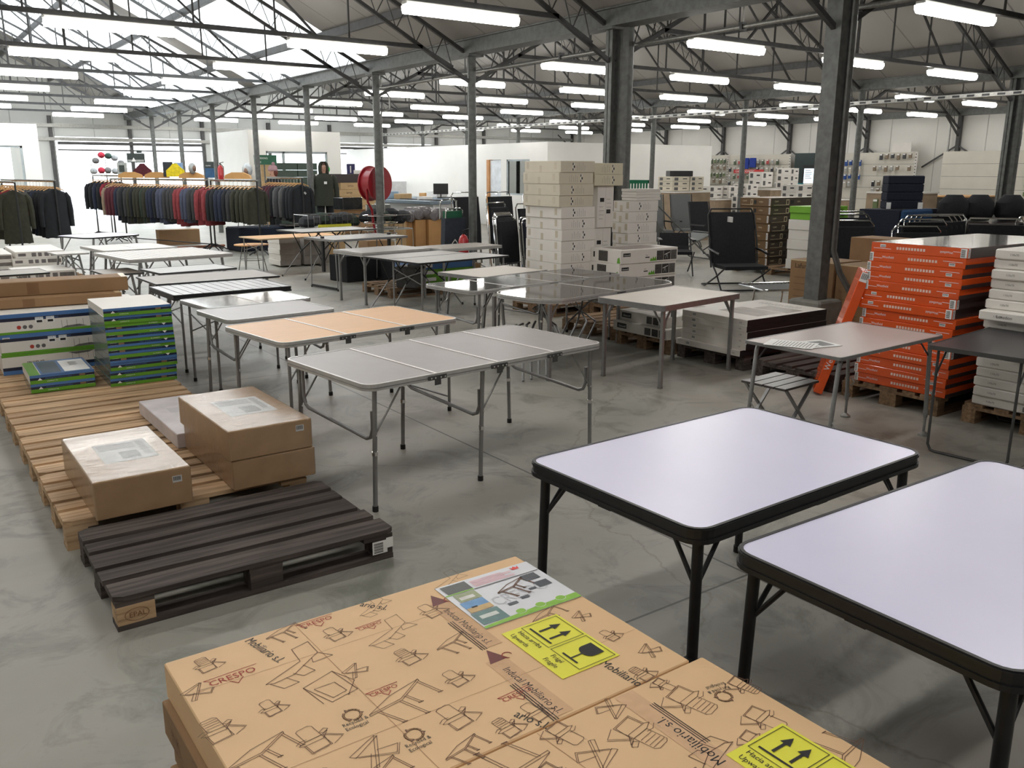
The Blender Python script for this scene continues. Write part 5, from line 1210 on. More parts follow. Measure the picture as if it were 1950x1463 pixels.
rack('low second rack with red jackets at the left edge', (1.75, 20.4), (2.1, 18.6), 1.52)
hang((1.75, 20.4), (2.1, 18.6), 1.52, [('dark', .9), ('red', .85), ('maroon', .86), ('olive', 1.05), ('red', .8), ('olive', 1.1)], 'the low left rack', 'jackets on the low rack')
rA, rB = (4.72, 25.6), (5.1, 24.1)
rack('rear clothes rack standing in the bright doorway', rA, rB, 1.6)
hang(rA, rB, 1.6, [('black', .8), ('black', .82), ('navy', .8), ('black', .85), ('red', .4), ('black', .9), ('dark', .9)], 'the rear rack in the doorway', 'coats in the doorway')

# caps and goods on top of the racks
def goods(name, cat, label, x, y, z, sx, sy, sz, mt, extra=None, rz=R_(-55)):
    m = M(); m.cbox(-sx/2, -sy/2, 0, sx/2, sy/2, sz, mt, min(.01, sz*.2)); 
    if extra: extra(m)
    return tag(m.build(name, loc=(x, y, z), rz=rz), label, cat)
capm = [cloth('cap_grey', 128, 128, 128), cloth('cap_red', 196, 60, 80), cloth('cap_green', 66, 92, 84), cloth('cap_pale', 172, 176, 178)]
for i, (x, z, c_) in enumerate([(4.72, 1.98, 0), (4.86, 2.12, 1), (5.02, 2.1, 2), (5.16, 2.05, 3), (5.3, 1.92, 0), (4.62, 1.72, 3), (4.8, 1.74, 1), (4.95, 1.74, 0), (5.12, 1.72, 3), (5.28, 1.74, 1)]):
    m = M(); m.ell((0, 0, 0), .09, .09, .08, capm[c_], 10, 6); m.prism([(-.06, -.05), (.06, -.05), (.05, -.16), (-.05, -.16)], -.03, -.02, capm[c_])
    tag(m.build('sports_cap', loc=(x, 25.0-.03*i, z), smooth=True), '%s cap on the %s row of the cap stand, %s from left' % (['grey', 'red', 'green', 'pale'][c_], 'upper' if i < 5 else 'lower', ORD[i % 5]), 'cap', 'caps on the stand')
t = thing('cap_stand', 'thin wire stand carrying caps above the rear clothes rack', 'display stand', (4.96, 25.05, 1.62))
for x in (-.35, 0, .35):
    m = M(); m.tube([(x, 0, 0), (x, 0, .3 if x else .45)], .008, galv, 6); m.build('rod', t)
m = M(); m.box(-.42, -.03, .04, .42, .03, .055, galv); m.build('shelf', t); m = M(); m.box(-.3, -.03, .30, .4, .03, .315, galv); m.build('shelf', t)
m = M(); m.tube([(0, 0, -1.62), (0, 0, 0)], .014, blackm, 6); m.build('pole', t)
def board(label, x, y, z, w_, h_, mt, pr=None, rz=R_(-20), nm='display_card'):
    m = M(); m.box(0, 0, 0, w_, .012, h_, mt)
    if pr: pr(m, (V3((0,0,0)), V3((1,0,0)), V3((0,0,1)), V3((0,-1,0))), w_, h_)
    return tag(m.build(nm, loc=(x, y, z), rz=rz), label, 'display card')
gd = mat('poster_dark', srgb(46, 56, 54), .4, 0, .3, 20); gw = mat('poster_pale', srgb(160, 164, 162), .5, 0, .2, 12)
ry = 22.4
pst = board('dark landscape poster raised on a stand above the long rack', 5.02, 22.9, 1.92, .40, .22, gd, lambda m, f, w_, h_: (m.rect(f, .02, .02, .36, .05, gw, .002), m.poly(f, [(.1, .03), (.15, .12), (.2, .03)], whitep, .003)))
m = M(); m.tube([(.2, .02, -.33), (.2, .02, .22)], .008, galv, 6); m.build('pole', pst)
board('small tilted black card on top of the raised poster', 5.25, 22.9, 2.145, .12, .07, gd)
board('grey framed photo card on the long rack shelf', 4.78, 22.9, 1.6, .22, .32, gw, lambda m, f, w_, h_: m.rect(f, .04, .1, .12, .16, gd, .003))
board('black card standing on the long rack beside the yellow cloth', 5.60, 22.0, 1.6, .22, .34, mat('card_black', srgb(32, 38, 48), .5))
board('blue printed leaflet behind the yellow cloth', 5.83, 21.9, 1.62, .2, .3, mat('leaflet_blue', srgb(120, 150, 196), .5, 0, .2, 14))
board('blue and black advertising card near the rack end', 6.28, 21.0, 1.58, .2, .36, mat('leaflet_navy', srgb(40, 84, 122), .4, 0, .2, 10), lambda m, f, w_, h_: (m.rect(f, 0, h_*.6, w_, h_*.4, gd, .002), m.text(f, .02, h_*.72, 'DEUTER', .03, whitep, .004)))
for i, (x, y, z, c_, nm) in enumerate([(5.26, 22.5, 1.6, 'maroon', 'maroon'), (5.80, 21.7, 1.6, 'yellow', 'yellow')]):
    if c_ == 'yellow': CL['yellow'] = cloth('yellow', 222, 200, 40)
    m = M(); m.loft([[(a*s, b*.06, zz) for a, b in ((-.2, -1), (.2, -1), (.2, 1), (-.2, 1))] for zz, s in ((0, 1), (.14, 1), (.22, .55), (.3, .2))], CL[c_])
    tag(m.build('folded_jersey', loc=(x, y, z), rz=R_(-20)), '%s jersey displayed on top of the long clothes rack' % nm, 'garment')
for i, (x, y) in enumerate([(5.0, 22.6), (5.5, 22.2), (6.02, 21.2), (6.5, 19.4)]):
    m = M(); m.loft([[(a*s*1.0, b*.05, zz) for a, b in ((-.3, -1), (.3, -1), (.3, 1), (-.3, 1))] for zz, s in ((0, 1), (.08, .9), (.14, .4))], woodh)
    tag(m.build('wooden_bust', loc=(x, y, 1.565), rz=R_(-40)), 'pale wooden display bust on top of the racks, %s from left' % ORD[i], 'display bust', 'wooden busts')
m = M(); m.ell((0, 0, .13), .09, .1, .13, gw, 12, 8); m.ell((.02, -.07, .13), .05, .05, .07, mat('skin_dark', srgb(120, 92, 76), .5), 8, 6)
tag(m.build('display_bust_head', loc=(6.02, 21.1, 1.66), smooth=True), 'mannequin head in a grey and black patterned hood on the long rack', 'mannequin head')
m = M(); m.ell((0, 0, .13), .11, .12, .15, capm[3], 12, 8); m.ell((-.05, -.07, .1), .05, .05, .09, MATS['skin_dark'], 8, 6)
tag(m.build('display_bust_head', loc=(6.75, 19.5, 1.62), smooth=True), 'mannequin head in a pale grey fur hat near the bulletin board', 'mannequin head')

# ------------------------------------------------------------------ figures
skin = mat('skin', srgb(206, 160, 138), .5, 0, .04, 30)
def figure(name, label, cat, loc, rz, H=1.86, coatm=None, hood=True, hat=None, hairm=None, ln=.95, trous=None):
    t = thing(name, label, cat, loc, rz)
    s = H/1.86
    # continuous body: skinned skeleton
    J = {'pel': (0,0,.98), 'chest': (0,0,1.30), 'neck': (0,0,1.52), 'head': (0,-.01,1.66), 'top': (0,-.01,1.78), 'sl': (-.2,0,1.46), 'el': (-.27,.01,1.18), 'wl': (-.28,-.04,.93), 'hl': (-.28,-.06,.84), 'sr': (.2,0,1.46), 'er': (.27,.01,1.18), 'wr': (.28,-.04,.93), 'hr': (.28,-.06,.84), 'pl': (-.1,0,.92), 'kl': (-.11,-.01,.5), 'al': (-.11,.02,.09), 'fl': (-.12,-.14,.04), 'pr': (.1,0,.92), 'kr': (.11,-.01,.5), 'ar': (.11,.02,.09), 'fr': (.12,-.14,.04)}
    R = dict(pel=.14, chest=.14, neck=.055, head=.095, top=.07, sl=.065, el=.045, wl=.03, hl=.028, sr=.065, er=.045, wr=.03, hr=.028, pl=.09, kl=.06, al=.04, fl=.04, pr=.09, kr=.06, ar=.04, fr=.04)
    E = [('pel','chest'),('chest','neck'),('neck','head'),('head','top'),('chest','sl'),('sl','el'),('el','wl'),('wl','hl'),('chest','sr'),('sr','er'),('er','wr'),('wr','hr'),('pel','pl'),('pl','kl'),('kl','al'),('al','fl'),('pel','pr'),('pr','kr'),('kr','ar'),('ar','fr')]
    ks = list(J); me = bpy.data.meshes.new('body'); me.from_pydata([tuple(c*s for c in J[k]) for k in ks], [(ks.index(a), ks.index(b)) for a, b in E], [])
    me.materials.append(skin); o = bpy.data.objects.new('body', me); COL.objects.link(o); o.parent = t
    sm = o.modifiers.new('skin', 'SKIN'); sv = me.skin_vertices[0].data
    for i, k in enumerate(ks): sv[i].radius = (R[k]*s, R[k]*s); sv[i].use_root = (k == 'pel')
    sm.use_smooth_shade = True; o.modifiers.new('sub', 'SUBSURF').levels = 1; o.modifiers['sub'].render_levels = 2
    # face
    m = M(); m.loft([[(a*w_, y, z) for a, y in ((-1, -.09), (0, -.09-d), (1, -.09), (0, -.07))] for z, w_, d in ((1.64, .018, .028), (1.67, .012, .022), (1.70, .006, .01))], skin); m.build('nose', t).scale = (s, s, s)
    for x in (-.033, .033):
        m = M(); m.ell((x, -.094, 1.70), .014, .008, .007, whitep, 8, 4); m.ell((x, -.1, 1.70), .006, .004, .006, ink, 6, 4); m.box(x-.018, -.103, 1.716, x+.018, -.096, 1.721, ink); m.build('eye', t).scale = (s, s, s)
    m = M(); m.ell((0, -.094, 1.605), .024, .01, .008, mat('lips', srgb(150, 80, 78), .5), 8, 4); m.build('mouth', t).scale = (s, s, s)
    def ring(z, a, b, y0=0): return [(a*math.cos(2*PI*i/20), y0+b*math.sin(2*PI*i/20), z) for i in range(20)]
    m = M(); m.loft([ring(1.0-.14*(ln/.95)*1.6, .27, .19), ring(1.0, .235, .17), ring(1.15, .215, .155), ring(1.35, .235, .16), ring(1.45, .225, .14), ring(1.50, .15, .11), ring(1.54, .095, .1)], coatm); m.build('coat', t, smooth=True).scale = (s, s, s)
    for q in (-1, 1):
        m = M(); m.tube([(q*.17, 0, 1.45), (q*.245, .005, 1.40), (q*.285, .01, 1.18), (q*.295, -.03, .92)], .07, coatm, 10, rs=[.075, .075, .065, .055]); m.build('sleeve', t, smooth=True).scale = (s, s, s)
        # hand: palm, four curled fingers, thumb
        m = M(); m.loft([[(q*.29+a*.016, -.05+b*.04, z) for a, b in ((-1,-1),(1,-1),(1,1),(-1,1))] for z in (.93, .85)], skin)
        for f in range(4): fy = -.083+f*.022; fl = (.06, .07, .068, .055)[f]; m.tube([(q*.29, fy, .86), (q*.288, fy-.004, .86-fl*.6), (q*.276, fy-.006, .86-fl)], .009, skin, 6)
        m.tube([(q*.288, -.085, .91), (q*.278, -.108, .885), (q*.272, -.108, .855)], .010, skin, 6); m.build('hand', t, smooth=True).scale = (s, s, s)
        m = M(); m.tube([(q*.1, 0, .95), (q*.11, -.01, .5), (q*.11, .01, .1)], .09, trous or CL['black'], 10, rs=[.11, .085, .07]); m.build('trouser_leg', t, smooth=True).scale = (s, s, s)
        m = M(); m.loft([[(q*.115+a*.045, b, z) for a, b in ((-1,.07),(1,.07),(1,-.18),(-1,-.18))] for z in (0, .06)], blackp); m.build('shoe', t).scale = (s, s, s)
    if hood:
        m = M(); rings = []
        for i in range(9):
            a = -PI*.5+.2+i*(PI-.4)/8*1.0
            rings.append([((.118+.0)*math.cos(b), .02+.125*math.sin(b)*1.0, 1.52+.0+.033*i) for b in [PI*.0+k*0 for k in (0,)]])
        # hood as a shell of rings open to the face
        vs_, fs, N = [], [], 14
        lv = [(1.49, .13, .12), (1.55, .125, .125), (1.62, .128, .135), (1.70, .125, .135), (1.77, .105, .12), (1.815, .06, .08)]
        for z, a, b in lv:
            for k in range(N): th = -PI*.5+.62+k*(2*PI-1.24)/(N-1); vs_.append((a*math.cos(th), .01+b*math.sin(th), z))
        for i in range(len(lv)-1):
            for k in range(N-1): fs.append((i*N+k, i*N+k+1, (i+1)*N+k+1, (i+1)*N+k))
        fs.append(tuple((len(lv)-1)*N+k for k in range(N)))
        m.add(vs_, fs, coatm); o = m.build('hood', t, smooth=True); o.scale = (s, s, s); so = o.modifiers.new('solid', 'SOLIDIFY'); so.thickness = .02
        m = M(); m.ell((0, .02, 1.72), .095, .1, .09, hairm or ink, 12, 8); m.build('hair', t, smooth=True).scale = (s, s, s)
    if hat:
        m = M(); m.loft([ring(1.70, .108, .115, -.005), ring(1.735, .118, .125, -.005), ring(1.75, .11, .117, -.005), ring(1.80, .1, .105), ring(1.835, .06, .065)], hat); m.build('hat', t, smooth=True).scale = (s, s, s)
        m = M(); m.ell((0, .02, 1.87), .045, .045, .045, hat, 10, 6); m.build('bobble', t, smooth=True).scale = (s, s, s)
        m = M(); m.ell((0, .03, 1.66), .1, .1, .12, hairm, 12, 8); m.build('hair', t, smooth=True).scale = (s, s, s)
    return t
t = figure('mannequin', 'female mannequin in a dark green hooded coat beside a round column', 'mannequin', (8.9, 20.3, .13), R_(-18), 1.88, mat('coat_green', srgb(46, 50, 40), .85, 0, .12, 20, .2), True, None, mat('hair_brown', srgb(70, 50, 40), .7))
m = M(); m.cyl(0, 0, -.13, 0, .3, blackp, 20); m.build('base', t)
m = M(); m.box(-.02, -.185, 1.3, .05, -.182, 1.36, whitep); m.build('price_tag', t)
t = figure('person', 'person in a pink bobble hat and dark jacket behind the short clothes rack', 'person', (8.35, 22.2, 0), R_(-75), 1.90, CL['black'], False, mat('pink_knit', srgb(176, 140, 146), .9, 0, .2, 60, .5), mat('hair_auburn', srgb(110, 56, 44), .7))

# ------------------------------------------------------------------ middle-left goods
t = thing('draped_table', 'low table covered by a navy cloth before the coats', 'table', (6.35, 19.3, 0), R_(5))
m = M(); m.cbox(0, -.15, .0, 1.85, .62, .52, mat('navy_cloth', srgb(24, 32, 48), .85, 0, .12, 6, .3), .03); m.build('cloth', t)
t = thing('side_table', 'little aluminium folding side table standing on the navy cloth', 'table', (6.78, 19.4, .522), R_(5))
m = M(); m.cbox(-.33, -.16, .26, .33, .2, .295, slatw, .004); m.build('tabletop', t)
for x in (-.29, .29):
    for y in (-.13, .17):
        m = M(); m.bar((x*.9, y, .26), (x, y, 0), .014, .014, alu); m.bar((x*.88, y, .14), (x*.55, y, .26), .01, .01, alu); m.build('leg', t)
t = goods('laptop_case', 'case', 'flat grey metal case lying on the navy cloth', 7.6, 19.3, .522, .42, .3, .05, alu_d, None, R_(10))
m = M(); m.tube([(4.9+0, 0, 0), (5.0, 0, 0)], .01, woodh, 6)
carton('low brown carton under the long clothes rack', 5.35, 21.9, .0, .95, .3, .36, kraftd)
goods('wooden_plank', 'plank', 'reddish wooden plank lying on the floor under the long rack', 5.9, 20.8, .0, 1.3, .12, .05, mat('red_wood', srgb(140, 88, 64), .6), None, R_(5))
# white cartons under the beech table
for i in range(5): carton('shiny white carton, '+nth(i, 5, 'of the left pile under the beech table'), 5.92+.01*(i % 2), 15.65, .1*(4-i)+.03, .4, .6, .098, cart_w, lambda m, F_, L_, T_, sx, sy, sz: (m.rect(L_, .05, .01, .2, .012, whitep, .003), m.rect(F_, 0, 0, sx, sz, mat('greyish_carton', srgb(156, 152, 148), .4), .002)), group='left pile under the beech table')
for i in range(3): carton('grey carton, '+nth(i, 3, 'of the right pile under the beech table'), 6.38, 15.6+.01*i, .03+.17*(2-i), .5, .6, .168, mat('greyish_carton', srgb(156, 152, 148), .4), group='right pile under the beech table')
carton('upright tan carton behind the grey piles', 7.0, 15.9, 0, .35, .35, .58, kraftl)
carton('bigger brown carton at the near round column under the tray table', 7.2, 14.6, 0, .45, .4, .5, kraftd)
goods('black_storage_bag', 'bag', 'bulky black bag on the floor under the trestle tables', 6.3, 13.2, 0, .75, .5, .42, blackf, None, R_(10))
goods('black_storage_bag', 'bag', 'second bulky black bag on the floor right of the first', 6.95, 12.6, 0, .8, .5, .38, blackf, None, R_(10))
for i in range(3): carton('blue and green carton, '+nth(i, 3, 'on the pallet behind the black rimmed tables'), 6.2+.03*i, 11.1, .146+.1*(2-i), 1.0, .6, .098, [blu, grn2, grn2][i], lambda m, F_, L_, T_, sx, sy, sz: (m.rect(F_, .1, .03, .2, .05, whitep, .003)), group='blue and green cartons on the pallet')
goods('metal_toolbox', 'box', 'dark metal box at the foot of the near round column', 6.0, 10.9, .146, .3, .25, .3, steel_d)
# wire baskets with clothing
def basket(label, x, y, z, sx, sy, h_, n=9):
    t = thing('wire_basket', label, 'wire basket', (x, y, z), R_(5)); m = M()
    for zz in (0, h_): m.tube([(0,0,zz), (sx,0,zz), (sx,sy,zz), (0,sy,zz), (0,0,zz)], .007, chrome, 6)
    for k in range(n+1): m.tube([(sx*k/n, 0, 0), (sx*k/n, 0, h_)], .004, chrome, 5); m.tube([(sx*k/n, sy, 0), (sx*k/n, sy, h_)], .004, chrome, 5)
    m.build('wire_mesh', t); m = M()
    for a, b in ((0, 0), (sx, 0), (sx, sy), (0, sy)): m.tube([(a, b, -z), (a, b, 0)], .012, chrome, 6)
    m.build('frame', t); m = M(); m.box(0, 0, 0, sx, sy, .02, galv); m.build('shelf', t); return t
basket('wire basket with dark clothes and yellow trim behind the grey tables', 6.9, 16.6, .6, 1.15, .6, .28)
basket('wire basket heaped with wrapped clothes beside the hose reel column', 8.1, 16.4, .55, 1.1, .7, .3)
random.seed(11)
for i in range(14):
    x, y, z = (7.0+.16*i, 16.9, .64+.03*(i % 3)) if i < 7 else (8.25+.14*(i-7), 16.75, .66+.05*(i % 3))
    m = M(); c_ = [CL['black'], CL['dark'], CL['green'], CL['black']][i % 4]
    m.loft([[(.16*s*math.cos(2*PI*q/8)*(1+.2*math.sin(3*q+i)), .2*s*math.sin(2*PI*q/8), zz) for q in range(8)] for zz, s in ((0, .8), (.06, 1.05), (.16, .9), (.22, .4))], c_)
    o = m.build('folded_clothes', loc=(x, y, z), smooth=True); tag(o, 'dark bundle of clothes, %s from left in the %s wire basket' % (ORD[i % 7], 'yellow trimmed' if i < 7 else 'heaped'), 'clothes', 'bundles in the wire baskets')
goods('yellow_price_strip', 'label strip', 'yellow strip on the front of the wire basket', 7.45, 16.56, .62, .75, .01, .08, mat('yellow_strip', srgb(196, 196, 60), .5), None, R_(5))
goods('wrapped_bag', 'bag', 'black bag wrapped in clear film on the wire basket', 8.1, 17.3, .95, .5, .35, .25, mat('film_black', srgb(38, 40, 42), .15, 0, .3, 12, .5, coat=1), None, R_(10))
goods('wrapped_bag', 'bag', 'pale wrapped bundle right of the black wrapped bag', 8.7, 17.1, .9, .5, .3, .15, mat('film_pale', srgb(120, 122, 118), .15, 0, .3, 12, .5, coat=1), None, R_(-20))
t = thing('wire_shelf_rack', 'chrome ring shelf wrapped around the column under the hose reel', 'wire shelf', (7.97, 15.59, 0))
for z in (.42, .55, .66, .76, .9):
    m = M(); m.tube([(.34*math.cos(PI*i/8), .3*math.sin(PI*i/8), z) for i in range(17)], .009, chrome, 6); m.build('ring', t)
# light brown crates, grey box, poster
for i in range(4): carton('light brown printed carton, '+nth(i, 4, 'of the pile behind the mannequin'), 9.88-.04*(i % 2), 21.5, .74+.175*(3-i)-.0, 1.0, .5, .173, kraftl, lambda m, F_, L_, T_, sx, sy, sz: (m.text(F_, .2, sz*.4, 'DITEX', .06, ink, .004), m.text(F_, .6, sz*.4, 'DITEX', .06, mat('mid_brown_print', srgb(130, 100, 70), .7), .004)), group='light brown printed cartons')
pallet('pallet raised under the light brown printed cartons', 9.8, 21.45, midw)
carton('plain base carton below the light brown pile', 9.9, 21.6, .146, 1.0, .45, .59, kraftd)
carton('dark grey box lid on the light brown cartons', 9.6, 21.55, 1.44, .95, .4, .22, dgs)
m = M(); m.ell((0, 0, 0), .17, .1, .12, mat('green_ball', srgb(40, 200, 90), .5), 12, 8); tag(m.build('green_cushion', loc=(9.75, 22.2, 1.78), smooth=True), 'bright green round cushion behind the mannequin shoulder', 'cushion')
carton('shelf box under the green cushion and blue sign', 9.6, 22.05, 0, 1.2, .4, 1.655, whitew, name='display_plinth', cat='plinth')
board('dark blue sign behind the light brown cartons', 10.35, 22.1, 1.66, .22, .26, mat('sign_blue', srgb(36, 36, 92), .4), lambda m, f, w_, h_: m.rect(f, .09, .03, .03, .18, whitep, .003))
goods('paper_tray', 'box', 'small white box beside the dark blue sign', 10.65, 22.1, 1.66, .26, .2, .1, whitep, None, 0)
for i in range(7): carton('beige carton, '+nth(i, 7, 'of the narrow tower by the bulletin board'), 9.02, 24.9, 1.83-.125*i, .3, .4, .123, kraftl, group='narrow beige tower')
carton('tall base under the narrow beige tower', 9.02, 24.9, 0, .3, .4, 1.07, kraftl)
for r_ in range(3):
    for c_ in range(2): carton('dark green crate carton, %s row from top, %s' % (ORD[r_], ('left', 'right')[c_]), 9.5+.62*c_, 24.9, 1.66-.2*r_+.1, .6, .4, .195, mat('dark_green_carton', srgb(58, 74, 64), .5, 0, .08), group='dark green crates')
carton('dark base below the green crate cartons', 9.5, 24.92, 0, 1.25, .38, 1.355, MATS['dark_green_carton'])
board('green and white notice board fixed before the narrow tower', 8.62, 24.3, 1.9, .62, .26, mat('notice_green', srgb(34, 92, 66), .5), lambda m, f, w_, h_: (m.text(f, .04, .15, 'TREKKING', .07, whitep, .004), m.text(f, .04, .05, 'BASIC', .06, whitep, .004)), R_(-8), 'notice_board')
m = M(); m.tube([(8.9, 24.295, 0), (8.9, 24.295, 1.98)], .02, steel, 8); tag(m.build('notice_post'), 'post carrying the green notice board', 'post')
# brown cartons with wrapped rolls
for i, (x, w_) in enumerate([(9.66, .24), (9.91, .28), (10.2, .46), (10.67, .3)]): carton('tall brown carton holding wrapped rolls, %s from left' % ORD[i], x, 17.75-.1*i, 0, w_, .5, .66, mat('golden_cardboard', srgb(170, 128, 80), .7, 0, .06), group='brown cartons with rolls')
wr = mat('wrapped_roll', srgb(112, 108, 110), .2, 0, .25, 20, .4, coat=.8)
for i, (x, z, r) in enumerate([(9.8, .74, .13), (10.0, .8, .14), (10.17, .84, .12), (10.35, .76, .13), (10.52, .8, .12), (10.7, .78, .14), (10.9, .74, .12)]):
    m = M(); m.tube([(-.16, 0, 0), (-.15, -.05, 0), (.15, -.15, 0), (.16, -.2, 0)], r, wr, 12, rs=[r*.5, r, r, r*.5]); tag(m.build('wrapped_roll', loc=(x, 17.9-.05*i, z), rz=R_(-40), smooth=True), 'plastic wrapped sleeping roll on the brown cartons, %s from left' % ORD[i], 'roll', 'wrapped rolls')
carton('upright light carton right of the hose reel column', 9.0, 17.2, 0, .42, .4, .8, kraftl)
# checkout counters
ctm = mat('counter_grey', srgb(176, 176, 176), .5, 0, .04); cts = mat('counter_steel', srgb(120, 134, 146), .35, .5, .06)
for i, (x, y, L) in enumerate([(13.3, 22.6, 3.2), (15.0, 24.5, 2.6)]):
    t = thing('checkout_counter', ['long grey checkout counter with steel top beyond the hose reel', 'second checkout counter with a monitor further back'][i], 'counter', (x, y, 0), R_(6))
    m = M(); m.box(0, 0, 0, .7, L, .78, ctm); m.build('body', t); m = M(); m.cbox(-.15, -.05, .78, .8, L+.05, .88, cts, .01); m.build('worktop', t)
    m = M(); m.box(.2, .1, .88, .6, L*.7, .905, blackp); m.build('belt', t)
t = thing('monitor', 'black monitor on the second checkout counter', 'monitor', (14.95, 24.9, .885), R_(-30)); m = M(); m.box(-.24, -.02, .12, .24, .02, .46, blackp); m.build('screen', t); m = M(); m.box(-.02, -.02, 0, .02, .02, .2, blackp); m.box(-.12, -.1, 0, .12, .08, .02, blackp); m.build('stand', t)
for i, (x, y, w_, h_, mt) in enumerate([(13.5, 24.8, .5, .16, kraftl), (13.6, 23.6, .4, .1, whitep), (13.4, 25.4, .4, .22, mat('pale_blue_bag', srgb(150, 176, 200), .5)), (15.3, 25.6, .5, .14, whitep), (15.5, 26.3, .4, .2, whitep), (15.7, 26.8, .9, .12, woodh)]):
    goods('counter_box', 'box', 'small %s box lying on the checkout counters, %s counted from left' % (['brown', 'white', 'pale blue', 'white', 'white', 'wood'][i], ORD[i]), x, y, .885, w_, .3, h_, mt, None, R_(15))
# bushy plant
t = thing('potted_plant', 'bushy dark green potted plant beyond the checkout', 'plant', (17.8, 29.5, 0))
m = M(); m.cyl(0, 0, 0, .6, .25, whitep, 14, .32); m.build('pot', t); m = M(); lf = mat('leaf', srgb(52, 78, 50), .6, 0, .3, 20); random.seed(5)
for i in range(420):
    a, b, r = random.uniform(0, 2*PI), random.uniform(-1, 1), .48*random.random()**.35; c = (r*math.cos(a)*math.sqrt(1-b*b), r*math.sin(a)*math.sqrt(1-b*b), 1.22+.5*b*r/.48)
    u = V3((random.uniform(-1, 1), random.uniform(-1, 1), random.uniform(-1, 1))).normalized()*.06; v = u.cross(V3((random.uniform(-1, 1), random.uniform(-1, 1), .3))).normalized()*.03; c = V3(c)
    m.add([c-u, c+v, c+u, c-v], [(0, 1, 2, 3)], lf)
m.build('foliage', t); m = M(); m.cyl(0, 0, .5, 1.1, .03, midw, 8); m.build('stem', t)

# ------------------------------------------------------------------ printed white cartons at the far left
def pr_lw(m, F_, L_, T_, sx, sy, sz):
    m.rect(F_, sx*.05, sz*.35, .1, sz*.4, mat('faded_black', srgb(110, 104, 104), .6), .003)
    for k, w_ in enumerate((.06, .05, .06, .18)): m.rect(F_, sx-.45+k*.085+(0 if k < 3 else 0), sz*.25, w_, sz*.55, MATS['faded_black'] if k < 3 else mat('photo_far', srgb(110, 104, 100), .5, 0, .3, 20), .003)
for i in range(4): carton('printed white carton, '+nth(i, 4, 'of the far left pile'), 1.56+(-.0 if i == 0 else -.05), 14.78, .47-.1*i+.0, .66, 1.3, .098, cart_w, pr_lw, group='far left printed cartons')
for i in range(4): carton('printed white carton, '+nth(i, 4, 'of the pile at the very left edge'), .75, 14.9-.02*i, .44-.1*i, .78, 1.2, .098, cart_w, pr_lw, group='leftmost printed cartons')
for i in range(3): carton('bigger white carton with picture strip, '+nth(i, 3, 'before the far left pile'), 1.35, 13.1+.02*i, .30-.14*i, .72, .75, .138, cart_w, pr_lw, group='picture strip cartons')
carton('open white carton flap right of the printed cartons', 2.12, 12.9, 0, .4, .5, .30, cart_w)
pallet('pallet under the far left printed cartons', 1.3, 14.7, palew, long=1.2, deep=1.2)

# ------------------------------------------------------------------ slatwall displays along the right wall
slatm = mat('slatwall_panel', srgb(208, 204, 192), .55, 0, .03, 3)
pk = [mat('pack_%d' % i, srgb(*c_), .35, 0, .15, 30) for i, c_ in enumerate([(70, 84, 60), (160, 160, 156), (120, 104, 84), (40, 40, 44), (186, 180, 168), (96, 112, 70), (34, 72, 140), (170, 60, 60)])]
def slatwall(label, y0, y1, z1=2.4, x=28.75):
    t = thing('slatwall_unit', label, 'shop shelving', (x, y0, 0)); L = y1-y0
    m = M(); m.box(0, 0, 0, .04, L, z1, slatm)
    for k in range(int(z1/.1)): m.box(-.004, 0, .1*k, 0, L, .1*k+.01, inkg) if k % 4 == 0 else None
    m.build('back_panel', t)
    m = M(); m.box(-.06, -.03, 0, 0, .03, z1, cart_w); [m.box(-.064, -.012, .1*k, -.06, .012, .1*k+.05, ink) for k in range(int(z1*10))]; m.build('upright', t)
    m = M(); m.box(-.45, 0, .1, 0, L, .25, slatm); m.build('base_shelf', t)
    return t
def packs(area, x, y0, y1, rows, n, cols, w_=.11, h_=.18):
    for r_, z in enumerate(rows):
        for c_ in range(n):
            if (r_*7+c_*3) % 11 == 0: continue
            y = y1-(c_+.5)*(y1-y0)/n; mt = pk[cols[(r_*3+c_*2) % len(cols)]]
            m = M(); hh_ = h_*(.8+.35*((r_+c_*5) % 3)/2); m.cbox(-.05, -w_/2, -hh_, 0, w_/2, 0, mt, .008); m.rect((V3((-.05, w_/2, -hh_)), V3((0, -1, 0)), V3((0, 0, 1)), V3((-1, 0, 0))), .01, hh_*.75, w_-.02, hh_*.2, whitep, .003)
            m.tube([(0, 0, .01), (.12, 0, .01)], .004, chrome, 5)
            tag(m.build('blister_pack', loc=(x-.12, y, z)), 'small hanging pack on the %s, %s row from top, %s from left' % (area, ORD[r_], ORD[c_]), 'pack', 'packs on the '+area)
slatwall('left slatwall unit full of green packs on the right wall', 24.9, 26.9)
slatwall('second slatwall unit with red banner on the right wall', 21.85, 24.9)
slatwall('slatwall unit with blue packs right of the dark display', 16.75, 19.7)
slatwall('slatwall unit of empty cream panels right of the wall post', 13.0, 15.85)
slatwall('slatwall unit with green packs at the right edge', 10.2, 13.0)
packs('left slatwall', 28.75, 24.9, 26.5, (2.25, 2.0, 1.7, 1.45), 9, (0, 4, 5, 2))
packs('red bannered slatwall', 28.75, 22.0, 24.8, (2.2, 1.9, 1.62, 1.35), 12, (1, 4, 0, 3, 7, 1))
packs('blue slatwall', 28.75, 18.7, 19.6, (2.15, 1.9, 1.65, 1.4), 5, (6, 1, 6, 4))
packs('third slatwall', 28.75, 16.8, 18.3, (2.35, 1.95, 1.45, 1.2), 7, (2, 1, 3, 2))
packs('edge slatwall', 28.75, 10.6, 13.2, (2.25, 1.95, 1.7, 1.45, 1.2), 9, (5, 0, 5, 1))
for i, y in enumerate((23.85, 23.5)): goods('blue_towel', 'towel', 'royal blue folded towel on the slatwall, %s' % ('left' if i == 0 else 'right'), 28.55, y, 1.85+.05*i, .06, .3, .42-.05*i, mat('royal_blue', srgb(34, 60, 150), .8), None, 0)
